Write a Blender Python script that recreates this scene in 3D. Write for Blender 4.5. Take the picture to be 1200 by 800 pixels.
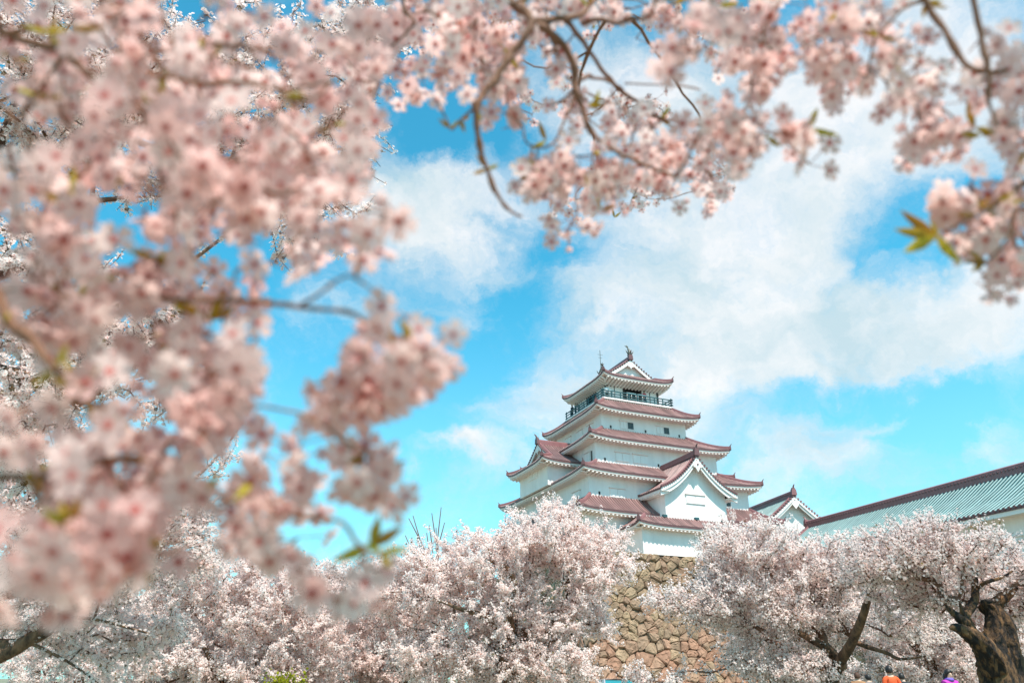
import bpy, math, random
import numpy as np
from mathutils import Vector, Matrix

# ------------------------------------------------------------------ camera, sky, sun, exposure
for o in list(bpy.data.objects):
    bpy.data.objects.remove(o)
scene = bpy.context.scene
COL = scene.collection
rad = math.radians
FPX, PITCH, CAMZ = 868.0, rad(24.4), 1.6
cam_data = bpy.data.cameras.new('camera')
cam = bpy.data.objects.new('camera', cam_data)
COL.objects.link(cam)
cam.location = (0, 0, CAMZ)
cam.rotation_euler = (rad(90) + PITCH, 0, 0)
cam_data.sensor_width = 36
cam_data.lens = FPX / 1200 * 36
cam_data.clip_start = 0.05
cam_data.clip_end = 3000
cam_data.dof.use_dof = True
cam_data.dof.focus_distance = 45
cam_data.dof.aperture_fstop = 2.9
cam_data.dof.aperture_blades = 9
scene.camera = cam
scene.render.resolution_x, scene.render.resolution_y = 1024, 682

SUN_EL = rad(60)
SUN_AZ = math.atan2(0.5, -0.87)          # clockwise from +Y
SUN_DIR = Vector((math.sin(SUN_AZ) * math.cos(SUN_EL), math.cos(SUN_AZ) * math.cos(SUN_EL), math.sin(SUN_EL)))
sun_data = bpy.data.lights.new('sun', 'SUN')
sun_data.energy = 4.0
sun_data.angle = rad(0.5)
sun_data.color = (1.0, 0.93, 0.85)
sun = bpy.data.objects.new('sun', sun_data)
COL.objects.link(sun)
sun.location = (10, -20, 60)
sun.rotation_euler = SUN_DIR.to_track_quat('Z', 'Y').to_euler()

scene.view_settings.view_transform = 'Standard'
scene.view_settings.look = 'None'
scene.view_settings.exposure = 0.76
scene.view_settings.gamma = 1.0
scene.view_settings.use_curve_mapping = False
scene.cycles.max_bounces = 12
scene.cycles.diffuse_bounces = 9
scene.cycles.transmission_bounces = 9
scene.cycles.use_denoising = True


def raydir(px, py):
    a, b = px - 600.0, 400.0 - py
    return Vector((a, FPX * math.cos(PITCH) - b * math.sin(PITCH), FPX * math.sin(PITCH) + b * math.cos(PITCH))) / FPX


def at(px, py, Y):
    """world point at forward distance Y"""
    r = raydir(px, py)
    return Vector((0, 0, CAMZ)) + r * (Y / r.y)


def cp(px, py, d):
    """world point at optical depth d"""
    return Vector((0, 0, CAMZ)) + raydir(px, py) * d


def build_world():
    w = bpy.data.worlds.new('World')
    scene.world = w
    w.use_nodes = True
    nt = w.node_tree
    nt.nodes.clear()
    N, L = nt.nodes.new, nt.links.new
    out = N('ShaderNodeOutputWorld')
    bg = N('ShaderNodeBackground')
    bg.inputs['Strength'].default_value = 0.11
    L(bg.outputs[0], out.inputs[0])
    sky = N('ShaderNodeTexSky')
    sky.sky_type = 'NISHITA'
    sky.sun_disc = False
    sky.sun_elevation = SUN_EL
    sky.sun_rotation = SUN_AZ
    sky.altitude = 200
    sky.air_density = 1.0
    sky.dust_density = 0.6
    sky.ozone_density = 1.2
    tint = N('ShaderNodeMixRGB')
    tint.blend_type = 'MULTIPLY'
    tint.inputs[0].default_value = 1
    tint.inputs[2].default_value = SKY_TINT
    L(sky.outputs[0], tint.inputs[1])
    tc = N('ShaderNodeTexCoord')
    D = tc.outputs['Generated']

    def math_(op, a, b=None, clamp=False):
        n = N('ShaderNodeMath')
        n.operation = op
        n.use_clamp = clamp
        for i, x in enumerate((a, b)):
            if x is None:
                continue
            if isinstance(x, (int, float)):
                n.inputs[i].default_value = x
            else:
                L(x, n.inputs[i])
        return n.outputs[0]

    def noise(scale, detail, rough, vec, sc=(1, 1, 1)):
        m = N('ShaderNodeMapping')
        m.inputs['Scale'].default_value = sc
        L(vec, m.inputs['Vector'])
        n = N('ShaderNodeTexNoise')
        n.inputs['Scale'].default_value = scale
        n.inputs['Detail'].default_value = detail
        n.inputs['Roughness'].default_value = rough
        L(m.outputs[0], n.inputs['Vector'])
        return n
    # warp the direction a little so that cloud banks get ragged edges
    wn = noise(4.2, 8, 0.62, D)
    sub = N('ShaderNodeVectorMath'); sub.operation = 'SUBTRACT'
    L(wn.outputs['Color'], sub.inputs[0]); sub.inputs[1].default_value = (0.5, 0.5, 0.5)
    scl = N('ShaderNodeVectorMath'); scl.operation = 'SCALE'
    L(sub.outputs[0], scl.inputs[0]); scl.inputs['Scale'].default_value = 0.30
    add = N('ShaderNodeVectorMath'); add.operation = 'ADD'
    L(D, add.inputs[0]); L(scl.outputs[0], add.inputs[1])
    W = add.outputs[0]
    total = None
    for (px, py, rx, ry, wgt) in CLOUDS:
        c = raydir(px, py).normalized()
        east = Vector((c.y, -c.x, 0)).normalized()
        upv = east.cross(c)
        ds = N('ShaderNodeVectorMath'); ds.operation = 'SUBTRACT'
        L(W, ds.inputs[0]); ds.inputs[1].default_value = c
        k = 1 / FPX
        comps = []
        for axis, r in ((east, rx * k), (upv, ry * k), (c, 0.5)):
            dt = N('ShaderNodeVectorMath'); dt.operation = 'DOT_PRODUCT'
            L(ds.outputs[0], dt.inputs[0]); dt.inputs[1].default_value = axis / r
            comps.append(dt.outputs['Value'])
        cx = N('ShaderNodeCombineXYZ')
        for i in range(3):
            L(comps[i], cx.inputs[i])
        ln = N('ShaderNodeVectorMath'); ln.operation = 'LENGTH'
        L(cx.outputs[0], ln.inputs[0])
        mr = N('ShaderNodeMapRange'); mr.interpolation_type = 'SMOOTHSTEP'
        mr.inputs['From Min'].default_value = 0.05
        mr.inputs['From Max'].default_value = 1.35
        mr.inputs['To Min'].default_value = wgt
        mr.inputs['To Max'].default_value = 0
        L(ln.outputs['Value'], mr.inputs['Value'])
        total = mr.outputs[0] if total is None else math_('ADD', total, mr.outputs[0])
    n1 = noise(4.5, 9, 0.62, W, (1, 1, 1.5))
    n2 = noise(8, 10, 0.66, W, (0.7, 1, 2.6))
    s = math_('MULTIPLY', n1.outputs['Fac'], 1.7)
    s = math_('SUBTRACT', s, 0.22)
    s = math_('ADD', s, math_('SUBTRACT', math_('MULTIPLY', n2.outputs['Fac'], 1.15), 0.21))
    s = math_('ADD', s, total)
    mk = N('ShaderNodeMapRange'); mk.interpolation_type = 'SMOOTHSTEP'
    mk.inputs['From Min'].default_value = 0.70
    mk.inputs['From Max'].default_value = 2.0
    mk.inputs['To Max'].default_value = 0.93
    L(s, mk.inputs['Value'])
    # cloud body: brighter crests, blue-grey thin parts
    n3 = noise(6, 6, 0.55, W, (1, 1, 1.4))
    cr = N('ShaderNodeValToRGB')
    cr.color_ramp.elements[0].position = 0.33
    cr.color_ramp.elements[0].color = CLOUD_LO
    cr.color_ramp.elements[1].position = 0.62
    cr.color_ramp.elements[1].color = CLOUD_HI
    L(n3.outputs['Fac'], cr.inputs['Fac'])
    cs = N('ShaderNodeVectorMath'); cs.operation = 'SCALE'
    L(cr.outputs[0], cs.inputs[0]); cs.inputs['Scale'].default_value = CLOUD_GAIN
    # pale veil towards the horizon
    sp = N('ShaderNodeSeparateXYZ'); L(D, sp.inputs[0])
    vl = N('ShaderNodeMapRange'); vl.interpolation_type = 'SMOOTHSTEP'
    vl.inputs['From Min'].default_value = 0.02
    vl.inputs['From Max'].default_value = 0.5
    vl.inputs['To Min'].default_value = 0.62
    vl.inputs['To Max'].default_value = 0.0
    L(sp.outputs['Z'], vl.inputs['Value'])
    veil = N('ShaderNodeMixRGB')
    L(vl.outputs[0], veil.inputs[0]); L(tint.outputs[0], veil.inputs[1])
    veil.inputs[2].default_value = VEIL
    mx = N('ShaderNodeMixRGB')
    L(mk.outputs[0], mx.inputs[0]); L(veil.outputs[0], mx.inputs[1]); L(cs.outputs[0], mx.inputs[2])
    L(mx.outputs[0], bg.inputs['Color'])


SKY_TINT = (0.34, 1.50, 1.42, 1)
VEIL = (2.9, 4.75, 5.3, 1)
CLOUD_LO = (0.60, 0.75, 0.81, 1)
CLOUD_HI = (1.0, 0.985, 0.98, 1)
CLOUD_GAIN = 5.6
CLOUDS = [  # px, py, radius x, radius y, weight
    (512, 258, 105, 85, 0.95), (460, 150, 60, 50, 0.3), (1020, 330, 120, 120, 0.35), (680, 360, 90, 40, 0.35), (960, 470, 120, 50, 0.3),
    (800, 330, 270, 120, 0.6), (930, 230, 180, 150, 0.4), (1150, 390, 90, 60, 0.4), (1000, 400, 190, 70, 0.5),
    (860, 430, 130, 120, 0.45), (1010, 540, 110, 50, 0.35), (750, 250, 140, 70, 0.3),
    (1195, 520, 40, 36, 0.4), (700, 470, 120, 40, 0.35), (560, 548, 60, 26, 0.95),
    (740, 90, 170, 110, 0.6), (1100, 90, 170, 110, 0.6), (960, 150, 90, 60, 0.3), (380, 360, 80, 60, 0.35), (470, 650, 130, 60, 0.15),
    (600, 375, 75, 45, -0.75), (560, 150, 70, 60, -0.75), (645, 300, 60, 28, -0.45), (430, 450, 120, 70, -0.55),
    (975, 470, 105, 26, -0.75), (1125, 508, 75, 42, -0.75), (1075, 265, 55, 60, -0.6), (1120, 320, 40, 24, -0.3), (60, 150, 300, 200, -0.5),
    (270, 290, 90, 60, -0.6), (400, 550, 120, 60, -0.4), (950, 545, 110, 45, 0.45), (1060, 500, 50, 16, 0.5), (1150, 415, 90, 30, 0.4), (560, 440, 60, 50, -0.45),
]
build_world()

# ------------------------------------------------------------------ helpers
def tag(o, label=None, cat=None, group=None, kind=None):
    if label: o['label'] = label
    if cat: o['category'] = cat
    if group: o['group'] = group
    if kind: o['kind'] = kind
    return o


def empty(name, loc=(0, 0, 0), rz=0.0, label=None, cat=None, group=None):
    o = bpy.data.objects.new(name, None)
    COL.objects.link(o)
    o.location = loc
    o.rotation_euler = (0, 0, rz)
    o.empty_display_size = 0.3
    return tag(o, label, cat, group)


class MB:
    """collects faces; build() links them as one mesh object"""
    def __init__(self):
        self.v, self.f, self.m, self.c = [], [], [], []

    def face(self, pts, m=0, c=0.5):
        i = len(self.v)
        self.v += [tuple(p) for p in pts]
        self.f.append(list(range(i, i + len(pts))))
        self.m.append(m)
        self.c.append(c)

    def grid(self, P, m=0, c=0.5, flip=False):
        """P[i][j] points"""
        i0 = len(self.v)
        nr, nc = len(P), len(P[0])
        for row in P:
            self.v += [tuple(p) for p in row]
        for i in range(nr - 1):
            for j in range(nc - 1):
                q = [i0 + i * nc + j, i0 + i * nc + j + 1, i0 + (i + 1) * nc + j + 1, i0 + (i + 1) * nc + j]
                self.f.append(q[::-1] if flip else q)
                self.m.append(m)
                self.c.append(c)

    def box(self, x0, x1, y0, y1, z0, z1, m=0, c=0.5):
        i = len(self.v)
        self.v += [(x0, y0, z0), (x1, y0, z0), (x1, y1, z0), (x0, y1, z0), (x0, y0, z1), (x1, y0, z1), (x1, y1, z1), (x0, y1, z1)]
        for q in ((0, 3, 2, 1), (4, 5, 6, 7), (0, 1, 5, 4), (1, 2, 6, 5), (2, 3, 7, 6), (3, 0, 4, 7)):
            self.f.append([i + k for k in q])
            self.m.append(m)
            self.c.append(c)

    def tube(self, pts, radii, n=8, m=0, c=0.5, wob=0.0, rng=random, caps=True, flat=1.0, furrow=0.0):
        pts = [Vector(p) for p in pts]
        if isinstance(radii, (int, float)):
            radii = [radii] * len(pts)
        t = (pts[1] - pts[0]).normalized()
        a = t.orthogonal().normalized()
        rings = []
        prof0 = [1 + furrow * (rng.random() - 0.5) * 2 for _ in range(n)]
        for k, p in enumerate(pts):
            if furrow:
                prof0 = [1 + (q - 1) * 0.8 + furrow * 0.5 * (rng.random() - 0.5) * 2 for q in prof0]
            if k == 0: d = pts[1] - pts[0]
            elif k == len(pts) - 1: d = pts[-1] - pts[-2]
            else: d = pts[k + 1] - pts[k - 1]
            d.normalize()
            a = (a - d * a.dot(d)).normalized()
            b = d.cross(a)
            i0 = len(self.v)
            for j in range(n):
                th = 2 * math.pi * j / n
                r = radii[k] * (1 + wob * (rng.random() - 0.5) * 2) * (prof0[j] if furrow else 1)
                self.v.append(tuple(p + a * (math.cos(th) * r) + b * (math.sin(th) * r * flat)))
            rings.append(i0)
        for k in range(len(rings) - 1):
            for j in range(n):
                j2 = (j + 1) % n
                self.f.append([rings[k] + j, rings[k] + j2, rings[k + 1] + j2, rings[k + 1] + j])
                self.m.append(m)
                self.c.append(c)
        if caps:
            self.f.append([rings[0] + j for j in range(n)][::-1]); self.m.append(m); self.c.append(c)
            self.f.append([rings[-1] + j for j in range(n)]); self.m.append(m); self.c.append(c)

    def ball(self, c, rx, ry, rz, n=8, m=0, col=0.5):
        c = Vector(c)
        P = []
        for i in range(n + 1):
            th = math.pi * i / n
            P.append([c + Vector((rx * math.sin(th) * math.cos(2 * math.pi * j / (2 * n)), ry * math.sin(th) * math.sin(2 * math.pi * j / (2 * n)), -rz * math.cos(th))) for j in range(2 * n + 1)])
        self.grid(P, m, col)

    def build(self, name, mats, parent=None, smooth=False, label=None):
        me = bpy.data.meshes.new(name)
        me.from_pydata(self.v, [], self.f)
        if not isinstance(mats, (list, tuple)):
            mats = [mats]
        for x in mats:
            me.materials.append(x)
        me.polygons.foreach_set('material_index', np.array(self.m, dtype=np.int32))
        at_ = me.attributes.new('rnd', 'FLOAT', 'FACE')
        at_.data.foreach_set('value', np.array(self.c, dtype=np.float32))
        if smooth:
            me.polygons.foreach_set('use_smooth', np.ones(len(self.f), dtype=bool))
        me.update()
        o = bpy.data.objects.new(name, me)
        COL.objects.link(o)
        if parent: o.parent = parent
        if label: o['label'] = label
        return o


def np_obj(name, V, F, mats, parent=None, mi=None, rnd=None, smooth=False):
    """big uniform-polygon mesh from numpy arrays"""
    me = bpy.data.meshes.new(name)
    nf, k = F.shape
    me.vertices.add(len(V))
    me.vertices.foreach_set('co', np.ascontiguousarray(V, dtype=np.float32).ravel())
    me.loops.add(nf * k)
    me.loops.foreach_set('vertex_index', np.ascontiguousarray(F, dtype=np.int32).ravel())
    me.polygons.add(nf)
    me.polygons.foreach_set('loop_start', np.arange(0, nf * k, k, dtype=np.int32))
    me.polygons.foreach_set('loop_total', np.full(nf, k, dtype=np.int32))
    for x in mats:
        me.materials.append(x)
    if mi is not None:
        me.polygons.foreach_set('material_index', mi.astype(np.int32))
    if smooth:
        me.polygons.foreach_set('use_smooth', np.ones(nf, dtype=bool))
    me.update(calc_edges=True)
    if rnd is not None:
        a = me.attributes.new('rnd', 'FLOAT', 'FACE')
        a.data.foreach_set('value', rnd.astype(np.float32))
    o = bpy.data.objects.new(name, me)
    COL.objects.link(o)
    if parent: o.parent = parent
    return o


def prisms(P0, P1, r0, r1, n=4):
    """many tapered n-sided sticks at once -> V, F(quads)"""
    P0, P1 = np.asarray(P0, float), np.asarray(P1, float)
    d = P1 - P0
    ln = np.linalg.norm(d, axis=1, keepdims=True) + 1e-9
    d = d / ln
    ref = np.where(np.abs(d[:, 2:3]) > 0.9, np.array([[1.0, 0, 0]]), np.array([[0, 0, 1.0]]))
    a = np.cross(d, ref); a /= np.linalg.norm(a, axis=1, keepdims=True) + 1e-9
    b = np.cross(d, a)
    th = np.arange(n) * 2 * np.pi / n
    ring = a[:, None, :] * np.cos(th)[None, :, None] + b[:, None, :] * np.sin(th)[None, :, None]
    A = P0[:, None, :] + ring * np.asarray(r0)[:, None, None]
    B = P1[:, None, :] + ring * np.asarray(r1)[:, None, None]
    V = np.concatenate([A, B], axis=1).reshape(-1, 3)
    base = (np.arange(len(P0)) * 2 * n)[:, None]
    F = np.stack([np.stack([base[:, 0] + j, base[:, 0] + (j + 1) % n, base[:, 0] + n + (j + 1) % n, base[:, 0] + n + j], axis=1) for j in range(n)], axis=1).reshape(-1, 4)
    return V, F


# ------------------------------------------------------------------ materials
def mat(name):
    m = bpy.data.materials.new(name)
    m.use_nodes = True
    nt = m.node_tree
    return m, nt, nt.nodes['Principled BSDF']


def simple(name, col, rough=0.6, vary=0.0, scale=3.0, bump=0.0, bscale=20.0, attr=0.0, spec=0.5, coat=0.0, metal=0.0, stretch=1.0):
    m, nt, b = mat(name)
    b.inputs['Base Color'].default_value = (*col, 1)
    b.inputs['Roughness'].default_value = rough
    b.inputs['Specular IOR Level'].default_value = spec
    b.inputs['Coat Weight'].default_value = coat
    b.inputs['Metallic'].default_value = metal
    N, L = nt.nodes.new, nt.links.new
    src = None
    tc = N('ShaderNodeTexCoord')
    if vary:
        n = N('ShaderNodeTexNoise'); n.inputs['Scale'].default_value = scale; n.inputs['Detail'].default_value = 6
        n.inputs['Roughness'].default_value = 0.6
        mp = N('ShaderNodeMapping'); mp.inputs['Scale'].default_value = (1, 1, stretch)
        L(tc.outputs['Object'], mp.inputs['Vector']); L(mp.outputs[0], n.inputs['Vector'])
        r = N('ShaderNodeMapRange'); r.inputs['To Min'].default_value = 1 - vary; r.inputs['To Max'].default_value = 1 + vary
        r.inputs['From Min'].default_value = 0.25; r.inputs['From Max'].default_value = 0.75
        L(n.outputs['Fac'], r.inputs['Value'])
        src = r.outputs[0]
    if attr:
        a = N('ShaderNodeAttribute'); a.attribute_name = 'rnd'
        r2 = N('ShaderNodeMapRange'); r2.inputs['To Min'].default_value = 1 - attr; r2.inputs['To Max'].default_value = 1 + attr
        L(a.outputs['Fac'], r2.inputs['Value'])
        if src is None: src = r2.outputs[0]
        else:
            mm = N('ShaderNodeMath'); mm.operation = 'MULTIPLY'; L(src, mm.inputs[0]); L(r2.outputs[0], mm.inputs[1]); src = mm.outputs[0]
    if src is not None:
        s = N('ShaderNodeVectorMath'); s.operation = 'SCALE'; s.inputs[0].default_value = col
        L(src, s.inputs['Scale']); L(s.outputs[0], b.inputs['Base Color'])
    if bump:
        n = N('ShaderNodeTexNoise'); n.inputs['Scale'].default_value = bscale; n.inputs['Detail'].default_value = 8
        L(tc.outputs['Object'], n.inputs['Vector'])
        bp = N('ShaderNodeBump'); bp.inputs['Strength'].default_value = bump; bp.inputs['Distance'].default_value = 0.05
        L(n.outputs['Fac'], bp.inputs['Height']); L(bp.outputs[0], b.inputs['Normal'])
    return m


def petal_mat(name, lo, hi, trans=0.35):
    m = bpy.data.materials.new(name)
    m.use_nodes = True
    nt = m.node_tree
    nt.nodes.clear()
    N, L = nt.nodes.new, nt.links.new
    out = N('ShaderNodeOutputMaterial')
    a = N('ShaderNodeAttribute'); a.attribute_name = 'rnd'
    cr = N('ShaderNodeValToRGB')
    cr.color_ramp.elements[0].color = (*lo, 1)
    cr.color_ramp.elements[1].color = (*hi, 1)
    L(a.outputs['Fac'], cr.inputs['Fac'])
    d = N('ShaderNodeBsdfDiffuse'); t = N('ShaderNodeBsdfTranslucent'); mx = N('ShaderNodeMixShader')
    mx.inputs[0].default_value = trans
    L(cr.outputs[0], d.inputs[0]); L(cr.outputs[0], t.inputs[0])
    L(d.outputs[0], mx.inputs[1]); L(t.outputs[0], mx.inputs[2]); L(mx.outputs[0], out.inputs[0])
    return m


def stone_mat():
    m, nt, b = mat('stone')
    N, L = nt.nodes.new, nt.links.new
    b.inputs['Roughness'].default_value = 0.9
    a = N('ShaderNodeAttribute'); a.attribute_name = 'rnd'
    cr = N('ShaderNodeValToRGB')
    els = cr.color_ramp.elements
    els[0].color = (0.23, 0.145, 0.09, 1); els[1].color = (0.33, 0.175, 0.112, 1)
    for p, c in ((0.25, (0.36, 0.245, 0.15, 1)), (0.5, (0.28, 0.185, 0.12, 1)), (0.75, (0.35, 0.205, 0.135, 1))):
        e = els.new(p); e.color = c
    L(a.outputs['Fac'], cr.inputs['Fac'])
    tc = N('ShaderNodeTexCoord')
    n = N('ShaderNodeTexNoise'); n.inputs['Scale'].default_value = 1.3; n.inputs['Detail'].default_value = 9; n.inputs['Roughness'].default_value = 0.7
    L(tc.outputs['Object'], n.inputs['Vector'])
    r = N('ShaderNodeMapRange'); r.inputs['From Min'].default_value = 0.3; r.inputs['From Max'].default_value = 0.7
    r.inputs['To Min'].default_value = 0.5; r.inputs['To Max'].default_value = 1.35
    L(n.outputs['Fac'], r.inputs['Value'])
    s = N('ShaderNodeVectorMath'); s.operation = 'SCALE'
    L(cr.outputs[0], s.inputs[0]); L(r.outputs[0], s.inputs['Scale']); L(s.outputs[0], b.inputs['Base Color'])
    n2 = N('ShaderNodeTexNoise'); n2.inputs['Scale'].default_value = 5; n2.inputs['Detail'].default_value = 9
    L(tc.outputs['Object'], n2.inputs['Vector'])
    bp = N('ShaderNodeBump'); bp.inputs['Strength'].default_value = 0.7; bp.inputs['Distance'].default_value = 0.12
    L(n2.outputs['Fac'], bp.inputs['Height']); L(bp.outputs[0], b.inputs['Normal'])
    return m


def bark_mat(name, c1, c2, scale=9, p1=0.36, p2=0.66, bd=0.06):
    m, nt, b = mat(name)
    N, L = nt.nodes.new, nt.links.new
    b.inputs['Roughness'].default_value = 0.85
    tc = N('ShaderNodeTexCoord')
    mp = N('ShaderNodeMapping'); mp.inputs['Scale'].default_value = (1, 1, 0.28)
    L(tc.outputs['Object'], mp.inputs['Vector'])
    n = N('ShaderNodeTexNoise'); n.inputs['Scale'].default_value = scale; n.inputs['Detail'].default_value = 8; n.inputs['Roughness'].default_value = 0.65
    L(mp.outputs[0], n.inputs['Vector'])
    cr = N('ShaderNodeValToRGB')
    cr.color_ramp.elements[0].position = p1; cr.color_ramp.elements[0].color = (*c1, 1)
    cr.color_ramp.elements[1].position = p2; cr.color_ramp.elements[1].color = (*c2, 1)
    L(n.outputs['Fac'], cr.inputs['Fac']); L(cr.outputs[0], b.inputs['Base Color'])
    bp = N('ShaderNodeBump'); bp.inputs['Strength'].default_value = 0.9; bp.inputs['Distance'].default_value = bd
    L(n.outputs['Fac'], bp.inputs['Height']); L(bp.outputs[0], b.inputs['Normal'])
    return m


M = {}
M['plaster'] = simple('plaster', (0.82, 0.76, 0.735), 0.8, vary=0.11, scale=1.1, bump=0.08, bscale=6, stretch=0.22)
M['plaster_bounce'] = simple('plaster_painted_bounce', (0.82, 0.72, 0.675), 0.8, vary=0.05, scale=1.2)  # white plaster with peach bounce light from the red roofs painted into its colour
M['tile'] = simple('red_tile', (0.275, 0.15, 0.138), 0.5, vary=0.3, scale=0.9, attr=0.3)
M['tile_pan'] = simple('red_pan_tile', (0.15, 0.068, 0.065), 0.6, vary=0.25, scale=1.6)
M['tile_dark'] = simple('red_tile_edge', (0.16, 0.07, 0.07), 0.45, vary=0.25, scale=2.0)
M['tile_ridge'] = simple('ridge_tile', (0.27, 0.11, 0.11), 0.4, vary=0.2, scale=2.5)
M['painted_sky_pan'] = simple('pan_tile_painted_sky_reflection', (0.018, 0.085, 0.095), 0.6, vary=0.2, scale=1.5)  # sky reflection on red glazed tiles, painted into the base colour as dark teal
M['painted_sky_rib'] = simple('cover_tile_painted_sky_reflection', (0.25, 0.36, 0.35), 0.55, vary=0.15, scale=1.5, attr=0.1)  # the same sky reflection painted paler on the cover ribs
M['dark_wood'] = simple('dark_wood', (0.06, 0.035, 0.03), 0.6, vary=0.2)
M['rail'] = simple('painted_rail', (0.03, 0.085, 0.095), 0.5, vary=0.2)
M['void'] = simple('dark_interior', (0.03, 0.028, 0.03), 0.8)
M['glass'] = simple('window_glass', (0.05, 0.065, 0.075), 0.12)
M['bronze'] = simple('weathered_bronze', (0.10, 0.10, 0.085), 0.5, vary=0.2)
M['stone'] = stone_mat()
M['joint'] = simple('stone_joint', (0.09, 0.06, 0.04), 1.0, vary=0.3)
M['bark'] = bark_mat('cherry_bark', (0.035, 0.019, 0.012), (0.27, 0.15, 0.085), 8)
M['bark_old'] = bark_mat('old_cherry_bark', (0.011, 0.006, 0.004), (0.30, 0.15, 0.06), 9, 0.46, 0.70, 0.14)
M['twig'] = simple('cherry_twig', (0.13, 0.06, 0.036), 0.75, vary=0.3, scale=8)
M['twig_near'] = simple('near_cherry_twig', (0.24, 0.105, 0.055), 0.7, vary=0.35, scale=60, bump=0.4, bscale=250)
M['petal'] = petal_mat('blossom_petal', (0.955, 0.775, 0.735), (0.975, 0.91, 0.875), 0.6)
M['petal_near'] = petal_mat('near_blossom_petal', (0.89, 0.56, 0.52), (0.95, 0.77, 0.725), 0.55)
M['petal_core'] = petal_mat('blossom_heart', (0.55, 0.12, 0.11), (0.72, 0.26, 0.22), 0.3)
M['calyx'] = simple('blossom_stalk', (0.36, 0.13, 0.075), 0.6, attr=0.3)
M['leaf'] = petal_mat('young_leaf', (0.36, 0.16, 0.03), (0.50, 0.42, 0.05), 0.5)
M['leaf_small'] = petal_mat('bronze_leaf', (0.16, 0.08, 0.035), (0.20, 0.15, 0.05), 0.35)

# ------------------------------------------------------------------ ground
def gz(x, y):
    return 0.011 * min(max(y - 8, 0), 60)


def build_ground():
    b = MB()
    ys = [-600, -100, -20, 0, 8, 15, 22, 30, 40, 50, 60, 68, 120, 300, 900]
    xs = [-900, -300, -100, -50, -25, -10, 0, 10, 25, 50, 100, 300, 900]
    b.grid([[(x, y, gz(x, y)) for x in xs] for y in ys])
    m, nt, p = mat('park_ground')
    N, L = nt.nodes.new, nt.links.new
    p.inputs['Roughness'].default_value = 0.95
    tc = N('ShaderNodeTexCoord')
    n = N('ShaderNodeTexNoise'); n.inputs['Scale'].default_value = 0.25; n.inputs['Detail'].default_value = 10; n.inputs['Roughness'].default_value = 0.7
    L(tc.outputs['Object'], n.inputs['Vector'])
    cr = N('ShaderNodeValToRGB')
    cr.color_ramp.elements[0].position = 0.4; cr.color_ramp.elements[0].color = (0.30, 0.25, 0.20, 1)
    cr.color_ramp.elements[1].position = 0.6; cr.color_ramp.elements[1].color = (0.10, 0.13, 0.05, 1)
    L(n.outputs['Fac'], cr.inputs['Fac']); L(cr.outputs[0], p.inputs['Base Color'])
    o = b.build('ground', m)
    tag(o, kind='structure')


build_ground()

# ------------------------------------------------------------------ roofs
def half_round(b, pts, r, m, c=0.5, up=Vector((0, 0, 1)), lat=None, cap=True):
    """a half-round tile rib along pts; lat = sideways unit vector"""
    rings = []
    for p in pts:
        p = Vector(p)
        i0 = len(b.v)
        for th in (0, 45, 90, 135, 180):
            a = rad(th)
            b.v.append(tuple(p + lat * (r * math.cos(a)) + up * (r * 1.1 * math.sin(a))))
        rings.append(i0)
    for k in range(len(rings) - 1):
        for j in range(4):
            b.f.append([rings[k] + j, rings[k] + j + 1, rings[k + 1] + j + 1, rings[k + 1] + j]); b.m.append(m); b.c.append(c)
    if cap:
        for rr in (rings[0], rings[-1]):
            b.f.append([rr + j for j in range(5)]); b.m.append(m); b.c.append(c)


def prof(t):
    return 0.74 * t + 0.26 * t * t


RT = [M['tile'], M['tile_dark'], M['tile_ridge'], M['plaster_bounce'], M['plaster'], M['tile_pan']]


def finial(b, p, out, m=1, s=1.0):
    """demon tile + upturned horn at a ridge end; out = outward horizontal unit vector"""
    p = Vector(p); out = Vector(out).normalized(); lat = Vector((-out.y, out.x, 0))
    for (w, h0, h1, d0, d1) in ((0.24, -0.12, 0.34, -0.12, 0.10), (0.15, 0.34, 0.48, -0.10, 0.08)):
        P = []
        w, h0, h1, d0, d1 = [q * s for q in (w, h0, h1, d0, d1)]
        for d in (d0, d1):
            P.append([p + out * d + lat * (sx * w) + Vector((0, 0, hz)) for (sx, hz) in ((-1, h0), (1, h0), (0.8, h1), (-0.8, h1))])
        b.face(P[1], m); b.face(P[0][::-1], m)
        for j in range(4):
            b.face([P[0][j], P[0][(j + 1) % 4], P[1][(j + 1) % 4], P[1][j]], m)
    b.tube([p + Vector((0, 0, 0.42 * s)), p + out * (0.10 * s) + Vector((0, 0, 0.62 * s)), p + out * (0.24 * s) + Vector((0, 0, 0.74 * s))], [0.08 * s, 0.06 * s, 0.03 * s], 6, m)


def ridge_bar(b, pts, w, h, m=2):
    """stacked ridge tiles: a rounded bar swept along pts"""
    rings = []
    pts = [Vector(p) for p in pts]
    for k, p in enumerate(pts):
        d = pts[min(k + 1, len(pts) - 1)] - pts[max(k - 1, 0)]
        lat = Vector((-d.y, d.x, 0)).normalized()
        up = Vector((0, 0, 1))
        i0 = len(b.v)
        for (a, z) in ((-0.5, -0.25), (-0.5, 0.55), (-0.32, 0.6), (-0.3, 0.85), (0, 1.0), (0.3, 0.85), (0.32, 0.6), (0.5, 0.55), (0.5, -0.25)):
            b.v.append(tuple(p + lat * (a * w) + up * (z * h)))
        rings.append(i0)
    n = 9
    for k in range(len(rings) - 1):
        for j in range(n - 1):
            b.f.append([rings[k] + j, rings[k] + j + 1, rings[k + 1] + j + 1, rings[k + 1] + j]); b.m.append(m); b.c.append(0.5)
    for rr in (rings[0], rings[-1]):
        b.f.append([rr + j for j in range(n)]); b.m.append(m); b.c.append(0.5)


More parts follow.
